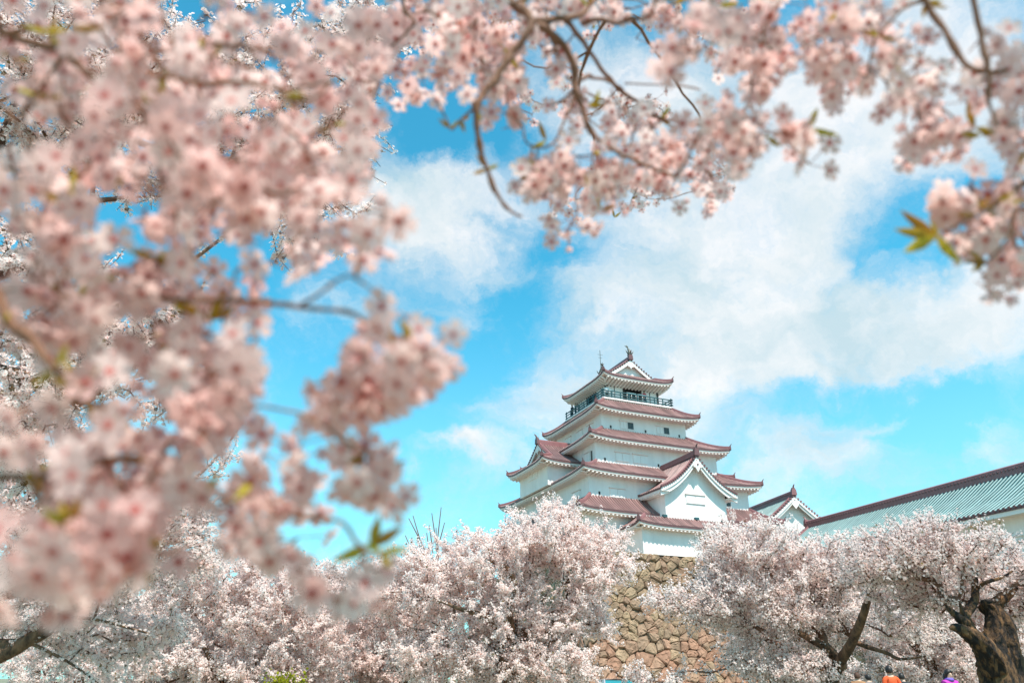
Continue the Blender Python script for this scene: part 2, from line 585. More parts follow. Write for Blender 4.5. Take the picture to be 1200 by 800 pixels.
class Frame2:
    """rotates (lateral, outward) of a roof side into local x, y"""
    def __init__(self, cx, cy, k):
        self.cx, self.cy, self.k = cx, cy, k

    def __call__(self, a, o, z):
        k = self.k
        if k == 0: return Vector((self.cx + a, self.cy - o, z))
        if k == 1: return Vector((self.cx + o, self.cy + a, z))
        if k == 2: return Vector((self.cx - a, self.cy + o, z))
        return Vector((self.cx - o, self.cy - a, z))

    def vec(self, a, o):
        return self(a, o, 0) - Vector((self.cx, self.cy, 0))


def eave_edge(b, fr, zf, La, Be, wall_drop, wall_out, lat_wall, step=0.42, rafters=True, a0=None, a1=None, straight=False):
    """dark tile edge, white fascia, soffit and rounded rafters of one side.  zf(a) = tile height along the eave"""
    a0 = -La if a0 is None else a0
    a1 = La if a1 is None else a1
    n = 28
    A = [a0 + (a1 - a0) * i / n for i in range(n + 1)]
    inset = lambda a, d: a * (La - d) / La if not straight else a
    rows = [(0.0, 0.02), (0.0, -0.15), (0.07, -0.155), (0.07, -0.32), (0.22, -0.37)]
    mats = [1, 1, 3, 3]
    for (r0, r1), mm in zip(zip(rows[:-1], rows[1:]), mats):
        b.grid([[fr(inset(a, r[0]), Be - r[0], zf(a) + r[1]) for a in A] for r in (r0, r1)], mm)
    # soffit to the wall
    ksc = lat_wall / La if not straight else 1
    zc = zf(0.0)
    b.grid([[fr(inset(a, 0.22), Be - 0.22, zf(a) - 0.37) for a in A],
            [fr(inset(a, 0.22) * (0.5 + 0.5 * ksc), 0.5 * (Be - 0.22 + wall_out), 0.5 * (zf(a) + zc) - 0.30 - wall_drop * 0.25) for a in A],
            [fr(a * ksc, wall_out - 0.05, zc - 0.26 - wall_drop) for a in A]], 3)
    if rafters:
        nr = max(2, int((a1 - a0) / step))
        for i in range(nr):
            a = a0 + (a1 - a0) * (i + 0.5) / nr
            if not straight and abs(a) > La - 0.35:
                continue
            e = min(1.0, (La - abs(a)) / max(1e-3, La - lat_wall)) if not straight else 1.0
            o2 = Be - (Be - wall_out) * e
            z1_ = zf(a) - 0.36
            z2_ = z1_ + (zc - 0.27 - wall_drop - (zc - 0.36)) * e + (zc - zf(a)) * e
            P0, P1 = fr(a, Be - 0.10, z1_), fr(a, o2, z2_)
            half_round(b, [P0, P1], 0.12, 3, up=Vector((0, 0, -1)), lat=fr.vec(1, 0))


def skirt_roof(name, parent, cx, cy, hxe, hye, ze, hxt, hyt, zt, hxw, hyw, up=0.35, wall_drop=0.0, sides=(0, 1, 2, 3), rib=0.30):
    b = MB()
    rng = random.Random(name + str(ze))
    for k in sides:
        fr = Frame2(cx, cy, k)
        La, Be, Lt, Bt, Lw, Bw = (hxe, hye, hxt, hyt, hxw, hyw) if k in (0, 2) else (hye, hxe, hyt, hxt, hyw, hxw)

        def Z(t, a):
            return ze + (zt - ze) * prof(t) + up * (min(1, abs(a) / La) ** 5) * (1 - t) ** 1.3
        NX, NT = 32, 6
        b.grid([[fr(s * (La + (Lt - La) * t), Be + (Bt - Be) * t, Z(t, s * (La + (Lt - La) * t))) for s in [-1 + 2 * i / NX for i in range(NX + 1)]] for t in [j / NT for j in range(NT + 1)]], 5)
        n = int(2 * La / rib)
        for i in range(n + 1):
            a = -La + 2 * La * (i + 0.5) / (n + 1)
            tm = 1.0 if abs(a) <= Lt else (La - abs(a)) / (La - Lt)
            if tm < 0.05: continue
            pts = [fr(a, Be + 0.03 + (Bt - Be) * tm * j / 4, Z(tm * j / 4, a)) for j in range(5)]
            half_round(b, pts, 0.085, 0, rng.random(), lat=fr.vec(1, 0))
        eave_edge(b, fr, lambda a: Z(0, a), La, Be, wall_drop, Bw, Lw)
        # hip at the +lateral corner
        pts = [fr(La + (Lt - La) * t, Be + (Bt - Be) * t, Z(t, La + (Lt - La) * t) + 0.03) for t in [j / 8 for j in range(9)]]
        ridge_bar(b, pts, 0.34, 0.30)
        tip = pts[0]
        finial(b, tip, fr.vec(1, 1), s=0.72)
    return b.build(name, RT, parent)


def irimoya(name, parent, cx, cy, rot, hx, hy, ze, zr, D, wall_x, wall_y, up=0.35, wall_drop=0.0, ends=(0, 2), verge=0.45, rib=0.30, mats=None, fish=False, gable_mat=None):
    """hip-and-gable roof.  In its own frame the ridge runs along y; rot = quarter turns."""
    b = MB()
    rng = random.Random(name + str(cx))
    H = zr - ze

    def Zd(d):
        t = d / hx
        return ze + H * prof(t)
    gv = hy - D

    def turn(v):
        for _ in range(rot):
            v = Vector((-v.y, v.x, v.z))
        return v

    def loc(x, y, z):
        return turn(Vector((x, y, 0))) + Vector((cx, cy, z))

    def upc(x, y, d):
        return up * max((abs(y) / hy) ** 5, 0) * (1 - d / hx) ** 2 * (1 if abs(x) > hx * 0.3 else 0) if True else 0

    def upE(x, d):
        return up * (min(1, abs(x) / hx) ** 5) * (1 - d / hx) ** 2
    for sx in (-1, 1):
        rows = []
        for j in range(13):
            d = hx * j / 12
            ly = hy - d if d < D else gv
            rows.append([loc(sx * (hx - d), ly * s, Zd(d) + upc(hx, ly * s, d)) for s in [-1 + 2 * i / 28 for i in range(29)]])
        b.grid(rows, 5)
        n = int(2 * hy / rib)
        for i in range(n + 1):
            y = -hy + 2 * hy * (i + 0.5) / (n + 1)
            dm = hx if abs(y) <= gv else hy - abs(y)
            if dm < 0.1: continue
            pts = [loc(sx * (hx + 0.03 - dm * j / 6), y, Zd(dm * j / 6) + upc(hx, y, dm * j / 6)) for j in range(7)]
            half_round(b, pts, 0.085, 0, rng.random(), lat=turn(Vector((0, 1, 0))))

        def fr(a, o, z, sx=sx): return loc(sx * o, a, z)
        fr2 = type('F', (), {'__call__': lambda self, a, o, z, sx=sx: loc(sx * o, a, z), 'vec': lambda self, a, o, sx=sx: turn(Vector((sx * o, a, 0)))})()
        eave_edge(b, fr2, lambda a: ze + upc(hx, a, 0), hy, hx, wall_drop, wall_x, wall_y)
        for sy in (-1, 1):
            pts = [loc(sx * (hx - d), sy * (hy - d), Zd(d) + upc(hx, hy - d, d) + 0.03) for d in [D * j / 6 for j in range(7)]]
            ridge_bar(b, pts, 0.32, 0.28)
            finial(b, pts[0], turn(Vector((sx, sy, 0))), s=0.72)
            # descending ridge up the verge
            pts = [loc(sx * (hx - d), sy * (gv - 0.30), Zd(d) + 0.03) for d in [D + (hx - D) * j / 8 for j in range(9)]]
            ridge_bar(b, pts, 0.26, 0.22)
            # verge tiles and barge board
            nb = int((hx - D) / 0.28)
            for q in range(nb):
                d = D + (hx - D) * (q + 0.5) / nb
                P0, P1 = loc(sx * (hx - d), sy * (gv - 0.25), Zd(d) + 0.06), loc(sx * (hx - d), sy * (gv + 0.06), Zd(d) + 0.06)
                b.tube([P0, P1], 0.10, 6, 1)
            ds = [D * 0.9 + (hx - D * 0.9) * j / 10 for j in range(11)]
            for (y0, y1, z0, z1) in ((gv - 0.10, gv - 0.02, -0.06, -0.46),):
                top = [loc(sx * (hx - d), sy * y1, Zd(d) + z0) for d in ds]
                bot = [loc(sx * (hx - d), sy * y1, Zd(d) + z1) for d in ds]
                top2 = [loc(sx * (hx - d), sy * y0, Zd(d) + z0) for d in ds]
                bot2 = [loc(sx * (hx - d), sy * y0, Zd(d) + z1) for d in ds]
                b.grid([top2, top, bot, bot2, top2], 4)
            # underside of the verge
            b.grid([[loc(sx * (hx - d), sy * yy, Zd(d) - 0.05) for d in ds] for yy in (gv - 0.02, gv - verge - 0.1)], 3)
    for sy in (-1, 1):
        gw = gv - verge
        rows = []
        dmax = hy - gw + 0.05
        for j in range(6):
            d = dmax * j / 5
            lx = hx - d
            rows.append([loc(lx * s, sy * (hy - d), Zd(d) + upE(lx * s, d)) for s in [-1 + 2 * i / 24 for i in range(25)]])
        b.grid(rows, 5)
        n = int(2 * hx / rib)
        for i in range(n + 1):
            x = -hx + 2 * hx * (i + 0.5) / (n + 1)
            dm = min(dmax, hx - abs(x))
            if dm < 0.1: continue
            pts = [loc(x, sy * (hy + 0.03 - dm * j / 4), Zd(dm * j / 4) + upE(x, dm * j / 4)) for j in range(5)]
            half_round(b, pts, 0.085, 0, rng.random(), lat=turn(Vector((1, 0, 0))))
        fr2 = type('F', (), {'__call__': lambda self, a, o, z, sy=sy: loc(a, sy * o, z), 'vec': lambda self, a, o, sy=sy: turn(Vector((a, sy * o, 0)))})()
        eave_edge(b, fr2, lambda a: ze + upE(a, 0), hx, hy, wall_drop, wall_y, wall_x)
        # gable wall
        zb = Zd(dmax) - 0.3
        pts = [loc(sx * (hx - d), sy * gw, Zd(d) - 0.04) for sx in (-1,) for d in [D + (hx - D) * j / 8 for j in range(9)]]
        pts += [loc((hx - d), sy * gw, Zd(d) - 0.04) for d in [hx - (hx - D) * j / 8 for j in range(1, 9)]]
        b.face([loc(-(hx - D), sy * gw, zb)] + pts + [loc((hx - D), sy * gw, zb)], 4)
        # hanging pendant under the apex
        za = zr - 0.45
        pp = [(-0.12, 0), (-0.42, -0.28), (-0.26, -0.5), (-0.12, -0.46), (0, -0.74), (0.12, -0.46), (0.26, -0.5), (0.42, -0.28), (0.12, 0)]
        fa = [loc(x, sy * (gv + 0.02), za + z) for x, z in pp]
        fb = [loc(x, sy * (gv - 0.08), za + z) for x, z in pp]
        b.face(fa, 4); b.face(fb[::-1], 4)
        for j in range(len(pp)):
            b.face([fa[j], fa[(j + 1) % len(pp)], fb[(j + 1) % len(pp)], fb[j]], 4)
        finial(b, loc(0, sy * (gv + 0.02), zr + 0.12), turn(Vector((0, sy, 0))), s=1.25)
    ridge_bar(b, [loc(0, -gv - 0.02 + (2 * gv + 0.04) * j / 6, zr + 0.02) for j in range(7)], 0.42, 0.50)
    return b.build(name, mats or RT, parent)


def shachihoko(parent, p, out):
    """fish ornament: head down on the ridge, tail curling up"""
    b = MB()
    p = Vector(p); out = Vector(out)
    path = [p - out * 0.05, p + Vector((0, 0, 0.25)) + out * 0.12, p + Vector((0, 0, 0.6)) + out * 0.10, p + Vector((0, 0, 0.95)) - out * 0.12, p + Vector((0, 0, 1.25)) - out * 0.30]
    b.tube(path, [0.22, 0.27, 0.20, 0.12, 0.05], 8)
    lat = Vector((-out.y, out.x, 0))
    for s in (-1, 0, 1):
        q = path[-1]
        e = q + Vector((0, 0, 0.38 - 0.1 * abs(s))) - out * 0.22 + lat * (0.22 * s)
        b.tube([q, (q + e) / 2 + out * 0.05, e], [0.06, 0.07, 0.015], 5)
    for s in (-1, 1):
        q = path[1] + lat * (0.2 * s)
        b.tube([q, q + lat * (0.22 * s) + Vector((0, 0, 0.25)), q + lat * (0.30 * s) + Vector((0, 0, 0.48))], [0.09, 0.06, 0.015], 5)
    return b.build('fish_ornament', M['bronze'], parent, smooth=True)


# ------------------------------------------------------------------ castle keep
YAW = rad(22.9)
CASTLE = (12.2, 81.3, 0)
keep = empty('castle_keep', CASTLE, YAW, 'five-tiered white castle keep with red tiled roofs rising above the stone base', 'castle keep')


def wall_block(name, parent, x0, x1, y0, y1, z0, z1):
    b = MB()
    b.box(x0, x1, y0, y1, z0, z1)
    return b.build(name, M['plaster'], parent)


def on_face(k, a0, a1, z0, z1, o0, o1):
    """box on wall side k (0 = front v-, 3 = left u-): lateral a0..a1, outward o0..o1 from castle centre"""
    if k == 0: return (a0, a1, -o1, -o0, z0, z1)
    if k == 1: return (o0, o1, a0, a1, z0, z1)
    return (-o1, -o0, a0, a1, z0, z1)


def panel(parent, k, a0, a1, z0, z1, wall):
    """closed plaster shutter: raised slab in a thin reveal with a hood on top"""
    b = MB()
    b.box(*on_face(k, a0, a1, z0, z1, wall - 0.02, wall + 0.05), 0)
    mid = (a0 + a1) / 2
    for (q0, q1) in ((a0 + 0.05, mid - 0.03), (mid + 0.03, a1 - 0.05)):
        b.box(*on_face(k, q0, q1, z0 + 0.05, z1 - 0.08, wall + 0.05, wall + 0.09), 0)
    b.box(*on_face(k, a0 - 0.08, a1 + 0.08, z1, z1 + 0.09, wall - 0.02, wall + 0.17), 1)
    return b.build('shutter', [M['plaster'], M['plaster_bounce']], parent)


def window(parent, k, a0, a1, z0, z1, wall):
    b = MB()
    t = 0.07
    for bx in ((a0 - t, a0, z0 - t, z1 + t), (a1, a1 + t, z0 - t, z1 + t), (a0, a1, z1, z1 + t), (a0, a1, z0 - t, z0)):
        b.box(*on_face(k, bx[0], bx[1], bx[2], bx[3], wall - 0.02, wall + 0.06), 0)
    for j in range(3):
        a = a0 + (a1 - a0) * (j + 1) / 4
        b.box(*on_face(k, a - 0.03, a + 0.03, z0, z1, wall + 0.012, wall + 0.04), 1)
    w = b.build('window', [M['plaster'], M['bronze']], parent)
    g = MB()
    g.box(*on_face(k, a0, a1, z0, z1, wall - 0.02, wall + 0.01))
    g.build('pane', M['glass'], w)
    return w


def loophole(parent, k, a, z, wall):
    b = MB()
    for (a0, a1, z0, z1) in ((a - 0.15, a - 0.11, z - 0.2, z + 0.2), (a + 0.11, a + 0.15, z - 0.2, z + 0.2), (a - 0.11, a + 0.11, z + 0.16, z + 0.2), (a - 0.11, a + 0.11, z - 0.2, z - 0.16)):
        b.box(*on_face(k, a0, a1, z0, z1, wall - 0.02, wall + 0.03), 0)
    b.box(*on_face(k, a - 0.11, a + 0.11, z - 0.16, z + 0.16, wall - 0.02, wall + 0.008), 1)
    return b.build('loophole', [M['plaster'], M['void']], parent)


def build_keep():
    P = keep
    wall_block('wall', P, -10.5, 10.5, -10.5, 10.5, 11.3, 15.7)
    wall_block('wall', P, -9.3, 9.3, -9.3, 9.3, 15.7, 19.7)
    wall_block('wall', P, -7.35, 7.35, -7.35, 7.35, 19.7, 23.9)
    wall_block('wall', P, -5.3, 5.3, -5.3, 5.3, 23.9, 27.9)
    wall_block('wall', P, -4.1, 4.1, -4.1, 4.1, 27.9, 29.0)
    skirt_roof('roof', P, 0, 0, 11.7, 11.5, 15.45, 9.25, 9.25, 17.2, 10.5, 10.5)
    skirt_roof('roof', P, 0, 0, 10.45, 10.45, 19.40, 7.3, 7.3, 21.1, 9.3, 9.3)
    skirt_roof('roof', P, 0, 0, 8.5, 8.5, 23.45, 5.25, 5.25, 25.4, 7.35, 7.35)
    skirt_roof('roof', P, 0, 0, 6.5, 6.5, 27.40, 4.3, 4.3, 29.05, 5.3, 5.3)
    # top storey: white panels in a dark timber frame, open in the middle of each side
    b = MB()
    W, z0, z1 = 3.35, 29.3, 31.9
    for k in (0, 1, 3):
        for s in (-1, 1):
            a0, a1 = sorted((s * 1.15, s * 3.3))
            b.box(*on_face(k, a0, a1, z0, 31.12, W - 0.16, W), 0)
    b.box(-W, W, W - 0.16, W, z0, 31.12, 0)
    b.box(-2.9, 2.9, -2.9, 2.9, z0, 31.2, 1)
    b.build('wall', [M['plaster'], M['void']], P)
    b = MB()
    for k in (0, 1, 3):
        b.box(*on_face(k, -W - 0.06, W + 0.06, 31.12, 31.38, W - 0.15, W + 0.06), 0)
        for a in (-W, -1.12, 1.12, W):
            b.box(*on_face(k, a - 0.11, a + 0.11, z0, 31.12, W - 0.12, W + 0.03), 0)
        for s in (-2.3, 2.3):
            b.box(*on_face(k, s - 0.05, s + 0.05, z0, 31.12, W - 0.1, W + 0.02), 0)
    b.build('timber_frame', M['dark_wood'], P)
    # balcony
    bal = MB()
    bal.box(-4.35, 4.35, -4.35, 4.35, 29.0, 29.14, 0)
    bal.box(-4.5, 4.5, -4.5, 4.5, 29.14, 29.3, 1)
    bo = bal.build('balcony', [M['plaster_bounce'], M['plaster']], P)
    r = MB()
    R = 4.38
    for k in (0, 1, 3):
        for (z, t) in ((30.12, 0.05), (29.82, 0.035), (29.5, 0.04)):
            r.box(*on_face(k, -R - 0.25, R + 0.25, z - t, z + t, R - 0.05 + 0.002 * k, R + 0.05 - 0.002 * k))
        for j in range(9):
            a = -R + 2 * R * j / 8
            hh = 30.3 if j in (0, 8) else 30.07
            r.box(*on_face(k, a - 0.055, a + 0.055, 29.3, hh, R - 0.045, R + 0.04))
    r.build('railing', M['rail'], bo)
    for k in (0,):
        for a0 in (-4.0, -1.2, 0.2):      # pale safety fence panels behind the rail
            s = MB()
            for (q0, q1, w0, w1) in ((a0, a0 + 1.2, 30.30, 30.38), (a0, a0 + 1.2, 29.62, 29.70), (a0, a0 + 0.07, 29.3, 30.38), (a0 + 1.13, a0 + 1.2, 29.3, 30.38), (a0 + 0.56, a0 + 0.63, 29.70, 30.30)):
                s.box(*on_face(k, q0, q1, w0, w1, 4.1, 4.15))
            s.build('safety_fence', M['plaster'], bo)
    top = irimoya('roof', P, 0, 0, 0, 4.5, 4.95, 31.85, 34.75, 1.45, 3.35, 3.4, up=0.40, wall_drop=0.42)
    shachihoko(top, (0, -3.3, 35.2), (0, -1, 0))
    shachihoko(top, (0, 3.3, 35.2), (0, 1, 0))
    a = MB()
    a.tube([(-0.4, 2.6, 34.6), (-0.4, 2.6, 38.3)], 0.035, 6)
    a.tube([(-0.75, 2.6, 37.7), (-0.05, 2.6, 37.7)], 0.02, 5)
    a.tube([(-0.65, 2.6, 37.3), (-0.15, 2.6, 37.3)], 0.02, 5)
    a.build('lightning_rod', M['bronze'], P)
    # openings, front side (0) and left side (3)
    for (a0, a1) in ((-2.12, -1.39), (2.42, 3.11)):
        window(P, 0, a0, a1, 25.68, 26.42, 5.3)
        panel(P, 0, a0 - 0.95, a0 - 0.10, 25.60, 26.45, 5.3)
    for a in (-4.2, 0.08, 4.38):
        loophole(P, 0, a, 25.66, 5.3)
    panel(P, 0, -5.09, -3.49, 21.35, 22.28, 7.35)
    panel(P, 0, -3.04, -1.35, 21.35, 22.28, 7.35)
    panel(P, 0, 3.9, 5.4, 21.35, 22.28, 7.35)
    for a in (-6.3, -0.03):
        loophole(P, 0, a, 21.42, 7.35)
    panel(P, 0, -7.11, -5.49, 17.15, 18.03, 9.3)
    loophole(P, 0, -8.23, 17.46, 9.3)
    window(P, 0, 6.4, 6.95, 17.33, 18.11, 9.3)
    window(P, 3, -6.85, -6.45, 21.25, 22.35, 7.35)
    panel(P, 3, -6.3, -5.3, 21.2, 22.35, 7.35)
    for a0 in (-3.6, -1.2, 1.6):
        panel(P, 3, a0, a0 + 1.4, 25.55, 26.45, 5.3)
    panel(P, 3, -7.6, -6.0, 17.15, 18.03, 9.3)
    window(P, 3, -9.2, -7.9, 13.1, 13.9, 10.5)
    for a in (-5, 0.5, 5):
        panel(P, 3, a, a + 1.5, 13.0, 14.0, 10.5)
    # side dormers (left and right): walls on the second roof, hip-and-gable roof with its ridge across
    for s in (-1, 1):
        wb = MB()
        x0, x1 = sorted((s * 10.8, s * 6.8))
        wb.box(x0, x1, -3.5, 3.5, 19.3, 22.0)
        wb.build('dormer_wall', M['plaster'], P)
        if s < 0:
            panel(P, 3, -1.2, 1.2, 20.55, 21.55, 10.8)
        irimoya('dormer_roof', P, s * 6.4, 0, 1 if s < 0 else 3, 4.5, 5.5, 21.65, 24.55, 1.6, 3.5, 4.4, up=0.35)
    # entrance tower in front: lower storey, skirt roof, upper storey with a sweeping gable
    wb = MB()
    wb.box(-6.3, 6.6, -13.2, -9.9, 11.35, 14.4)
    wb.build('wall', M['plaster'], P)
    wb = MB()
    wb.box(-3.15, 3.75, -12.5, -9.0, 14.5, 17.9)
    wb.build('wall', M['plaster'], P)
    skirt_roof('roof', P, 0.15, -11.0, 7.25, 3.0, 14.0, 5.7, 1.55, 14.95, 6.45, 2.2, up=0.3, sides=(0, 1, 3))
    b = MB()
    b.box(-5.6, 5.9, -12.5, -9.6, 14.86, 14.97)
    b.build('flat_roof', M['plaster_bounce'], P)
    gable_front(P)
    panel(P, 0, -0.81, 1.35, 16.45, 17.32, 12.5)
    for a in (-3.4, 0.1, 3.2):
        b = MB()
        b.box(*on_face(0, a - 0.22, a + 0.22, 14.98, 15.2, 12.52, 12.75), 0)
        b.build('drain_spout', M['rail'], P)


def gable_front(P):
    """chidori gable: ridge toward the viewer, strongly swept verges"""
    b = MB()
    uc, hw, ze, zr, vf, vb = 0.3, 4.3, 17.55, 20.95, -13.35, -7.0
    H = zr - ze

    def Z(d):          # d = distance in from the eave
        t = d / hw
        return ze + H * (0.42 * t + 0.58 * t ** 2.1)
    rng = random.Random(5)
    ds = [hw * j / 14 for j in range(15)]
    for s in (-1, 1):
        b.grid([[(uc + s * (hw - d), y, Z(d)) for y in (vf, vb)] for d in ds], 5)
        n = int((vb - vf) / 0.30)
        for i in range(n):
            y = vf + 0.35 + (vb - vf) * i / n
            half_round(b, [(uc + s * (hw + 0.03 - d), y, Z(d)) for d in ds[::2]], 0.085, 0, rng.random(), lat=Vector((0, 1, 0)))
        # side eave: dark edge, fascia, soffit, rafters
        rows = [(0.0, 0.02), (0.0, -0.13), (0.07, -0.135), (0.07, -0.36), (0.9, -0.30)]
        for (r0, r1), mm in zip(zip(rows[:-1], rows[1:]), (1, 1, 4, 3)):
            b.grid([[(uc + s * (hw - r[0]), y, ze + r[1]) for y in (vf, vb - 2.2)] for r in (r0, r1)], mm)
        for i in range(10):
            y = vf + 0.3 + i * 0.42
            half_round(b, [(uc + s * (hw - 0.1), y, ze - 0.35), (uc + s * (hw - 0.88), y, ze - 0.3)], 0.15, 4, up=Vector((0, 0, -1)), lat=Vector((0, 1, 0)))
        # verge tiles, descending ridge, deep white barge board
        for q in range(19):
            d = hw * (q + 0.5) / 19
            b.tube([(uc + s * (hw - d), vf + 0.2, Z(d) + 0.07), (uc + s * (hw - d), vf - 0.07, Z(d) + 0.07)], 0.11, 7, 1)
        ridge_bar(b, [(uc + s * (hw - d), vf + 0.42, Z(d) + 0.02) for d in ds[1:]], 0.28, 0.24)
        for (y0, y1, za, zb) in ((vf + 0.10, vf + 0.02, -0.04, -0.34), (vf + 0.26, vf + 0.14, -0.30, -0.72)):
            A = [(uc + s * (hw - d), y0, Z(d) + za) for d in ds]
            B = [(uc + s * (hw - d), y1, Z(d) + za) for d in ds]
            C_ = [(uc + s * (hw - d), y1, Z(d) + zb) for d in ds]
            D_ = [(uc + s * (hw - d), y0, Z(d) + zb) for d in ds]
            b.grid([A, B, C_, D_, A], 4)
        b.grid([[(uc + s * (hw - d), y, Z(d) - 0.05) for d in ds] for y in (vf + 0.02, -12.4)], 3)
    # gable wall fills the curve
    xs = [-3.45 + 6.9 * j / 24 for j in range(25)]
    top = [(uc + x, -12.503, Z(hw - abs(x)) - 0.05) for x in xs]
    bot = [(uc + x, -12.503, 17.2) for x in xs]
    b.grid([bot, top], 4)
    pp = [(-0.16, 0.1), (-0.5, -0.25), (-0.46, -0.5), (-0.25, -0.52), (-0.16, -0.7), (0, -0.95), (0.16, -0.7), (0.25, -0.52), (0.46, -0.5), (0.5, -0.25), (0.16, 0.1)]
    fa = [(uc + x, vf - 0.04, zr - 0.62 + z) for x, z in pp]
    fb = [(uc + x, vf + 0.08, zr - 0.62 + z) for x, z in pp]
    b.face(fa, 4); b.face(fb[::-1], 4)
    for j in range(len(pp)):
        b.face([fa[j], fa[(j + 1) % len(pp)], fb[(j + 1) % len(pp)], fb[j]], 4)
    b.tube([(uc, vf - 0.1, zr - 0.86), (uc, vf + 0.02, zr - 0.86)], 0.09, 8, 1)
    ridge_bar(b, [(uc, vf + (vb - vf) * j / 6, zr + 0.02 + 0.12 * (1 - j / 6) ** 2) for j in range(7)], 0.42, 0.5)
    finial(b, (uc, vf - 0.02, zr + 0.18), (0, -1, 0), s=1.3)
    return b.build('gable_roof', RT, P)


build_keep()

# ------------------------------------------------------------------ stone walls
def clip(poly, p, n):
    out = []
    for i in range(len(poly)):
        a, b_ = poly[i], poly[(i + 1) % len(poly)]
        da = (a[0] - p[0]) * n[0] + (a[1] - p[1]) * n[1]
        db = (b_[0] - p[0]) * n[0] + (b_[1] - p[1]) * n[1]
        if da <= 0: out.append(a)
        if da * db < 0:
            t = da / (da - db)
            out.append((a[0] + (b_[0] - a[0]) * t, a[1] + (b_[1] - a[1]) * t))
    return out


def stone_cells(W, H, cw, ch, rng):
    """irregular stone outlines filling W x H"""
    pts = []
    rows = int(H / ch)
    for r in range(-1, rows + 2):
        hh = ch
        n = int(W / cw) + 2
        off = (r % 2) * 0.5
        for c in range(-1, n):
            if rng.random() < 0.15: continue
            if rng.random() < 0.22: pts.append(((c + off + rng.random()) * cw, (r + rng.random()) * hh))
            pts.append(((c + off + (rng.random() - 0.5) * 0.95) * cw, (r + 0.5 + (rng.random() - 0.5) * 0.85) * hh))
    A = np.array(pts)
    cells = []
    for i, p in enumerate(pts):
        if not (-0.2 < p[0] < W + 0.2 and -0.2 < p[1] < H + 0.2):
            continue
        d = np.hypot((A[:, 0] - p[0]) / 1.0, A[:, 1] - p[1])
        near = np.argsort(d)[1:17]
        poly = [(0, 0), (W, 0), (W, H), (0, H)]
        for j in near:
            q = pts[j]
            mid = ((p[0] + q[0]) / 2, (p[1] + q[1]) / 2)
            poly = clip(poly, mid, (q[0] - p[0], q[1] - p[1]))
            if len(poly) < 3: break
        if len(poly) >= 3: cells.append(poly)
    return cells


def stone_face(b, W, H, surf, nrm, rng, cw=0.96, ch=0.60):
    """surf(s, h) -> Vector on the battered face; nrm outward"""
    b.grid([[surf(W * i / 12, H * j / 12) - nrm * 0.10 for i in range(13)] for j in range(13)], 1)
    for poly in stone_cells(W, H, cw, ch, rng):
        cx = sum(p[0] for p in poly) / len(poly); cy = sum(p[1] for p in poly) / len(poly)
        # round off the corners
        q = []
        n = len(poly)
        for i in range(n):
            a, c, e = poly[i - 1], poly[i], poly[(i + 1) % n]
            k0, k1 = rng.uniform(0.08, 0.26), rng.uniform(0.08, 0.26)
            q.append((c[0] * (1 - k0) + a[0] * k0, c[1] * (1 - k0) + a[1] * k0))
            q.append((c[0] * (1 - k1) + e[0] * k1, c[1] * (1 - k1) + e[1] * k1))
        col = min(0.999, max(0, rng.random() * 0.8 + 0.2 * rng.random() + (0.18 if cy < H * 0.45 else -0.1)))
        dep = 0.06 + rng.random() * 0.20
        tx, ty = (rng.random() - 0.5) * 0.45, (rng.random() - 0.5) * 0.45
        rings = []
        for (sc, o) in ((0.995, -0.10), (0.96, 0.40), (0.80, 0.85), (0.42, 1.0)):
            i0 = len(b.v)
            for (x, y) in q:
                xx, yy = cx + (x - cx) * sc, cy + (y - cy) * sc
                oo = o * dep + (tx * (xx - cx) + ty * (yy - cy)) * (1 if o > 0 else 0) + (rng.random() - 0.5) * 0.11 * (o > 0)
                b.v.append(tuple(surf(xx, yy) + nrm * oo))
            rings.append(i0)
        m = len(q)
        for k in range(3):
            for j in range(m):
                j2 = (j + 1) % m
                b.f.append([rings[k] + j, rings[k] + j2, rings[k + 1] + j2, rings[k + 1] + j]); b.m.append(0); b.c.append(col)
        b.f.append([rings[3] + j for j in range(m)]); b.m.append(0); b.c.append(col)


def build_stone_base():
    rng = random.Random(11)
    o = empty('stone_wall', CASTLE, YAW, 'tan and reddish dry-stone wall of boulders under the keep', 'stone wall')
    x0, x1, y0, y1, zt = -11.6, 14.5, -13.75, 11.6, 11.38

    def bat(h):            # outward run below the top; h from bottom (0..H)
        d = 12.0 - h
        return 0.16 * d + 0.011 * d * d
    H = 12.0
    b = MB()
    fl = lambda s, h: Vector((x0 - bat(h) * (1 - s / 26.1 * 1.0) + s * 1.0, y0 - bat(h), zt - H + h))
    stone_face(b, x1 - x0, H, fl, Vector((0, -0.95, 0.31)), rng)
    b.build('front_face', [M['stone'], M['joint']], o)
    b = MB()
    ls = lambda s, h: Vector((x0 - bat(h), y1 - s * 1.0 - bat(h) * (s / (y1 - y0)), zt - H + h))
    stone_face(b, y1 - y0, H, ls, Vector((-0.95, 0, 0.31)), rng)
    b.build('side_face', [M['stone'], M['joint']], o)
    b = MB()
    b.face([(x0, y0, zt), (x1, y0, zt), (x1, y1, zt), (x0, y1, zt)], 0, 0.3)
    bb = bat(0)
    b.grid([[(x1, y0 - bat(0), zt - H), (x1, y0, zt)], [(x1, y1, zt - H), (x1, y1, zt)], [(x0 - bb, y1, zt - H), (x0, y1, zt)]], 0, 0.4)
    b.build('terrace', [M['stone'], M['joint']], o)


build_stone_base()

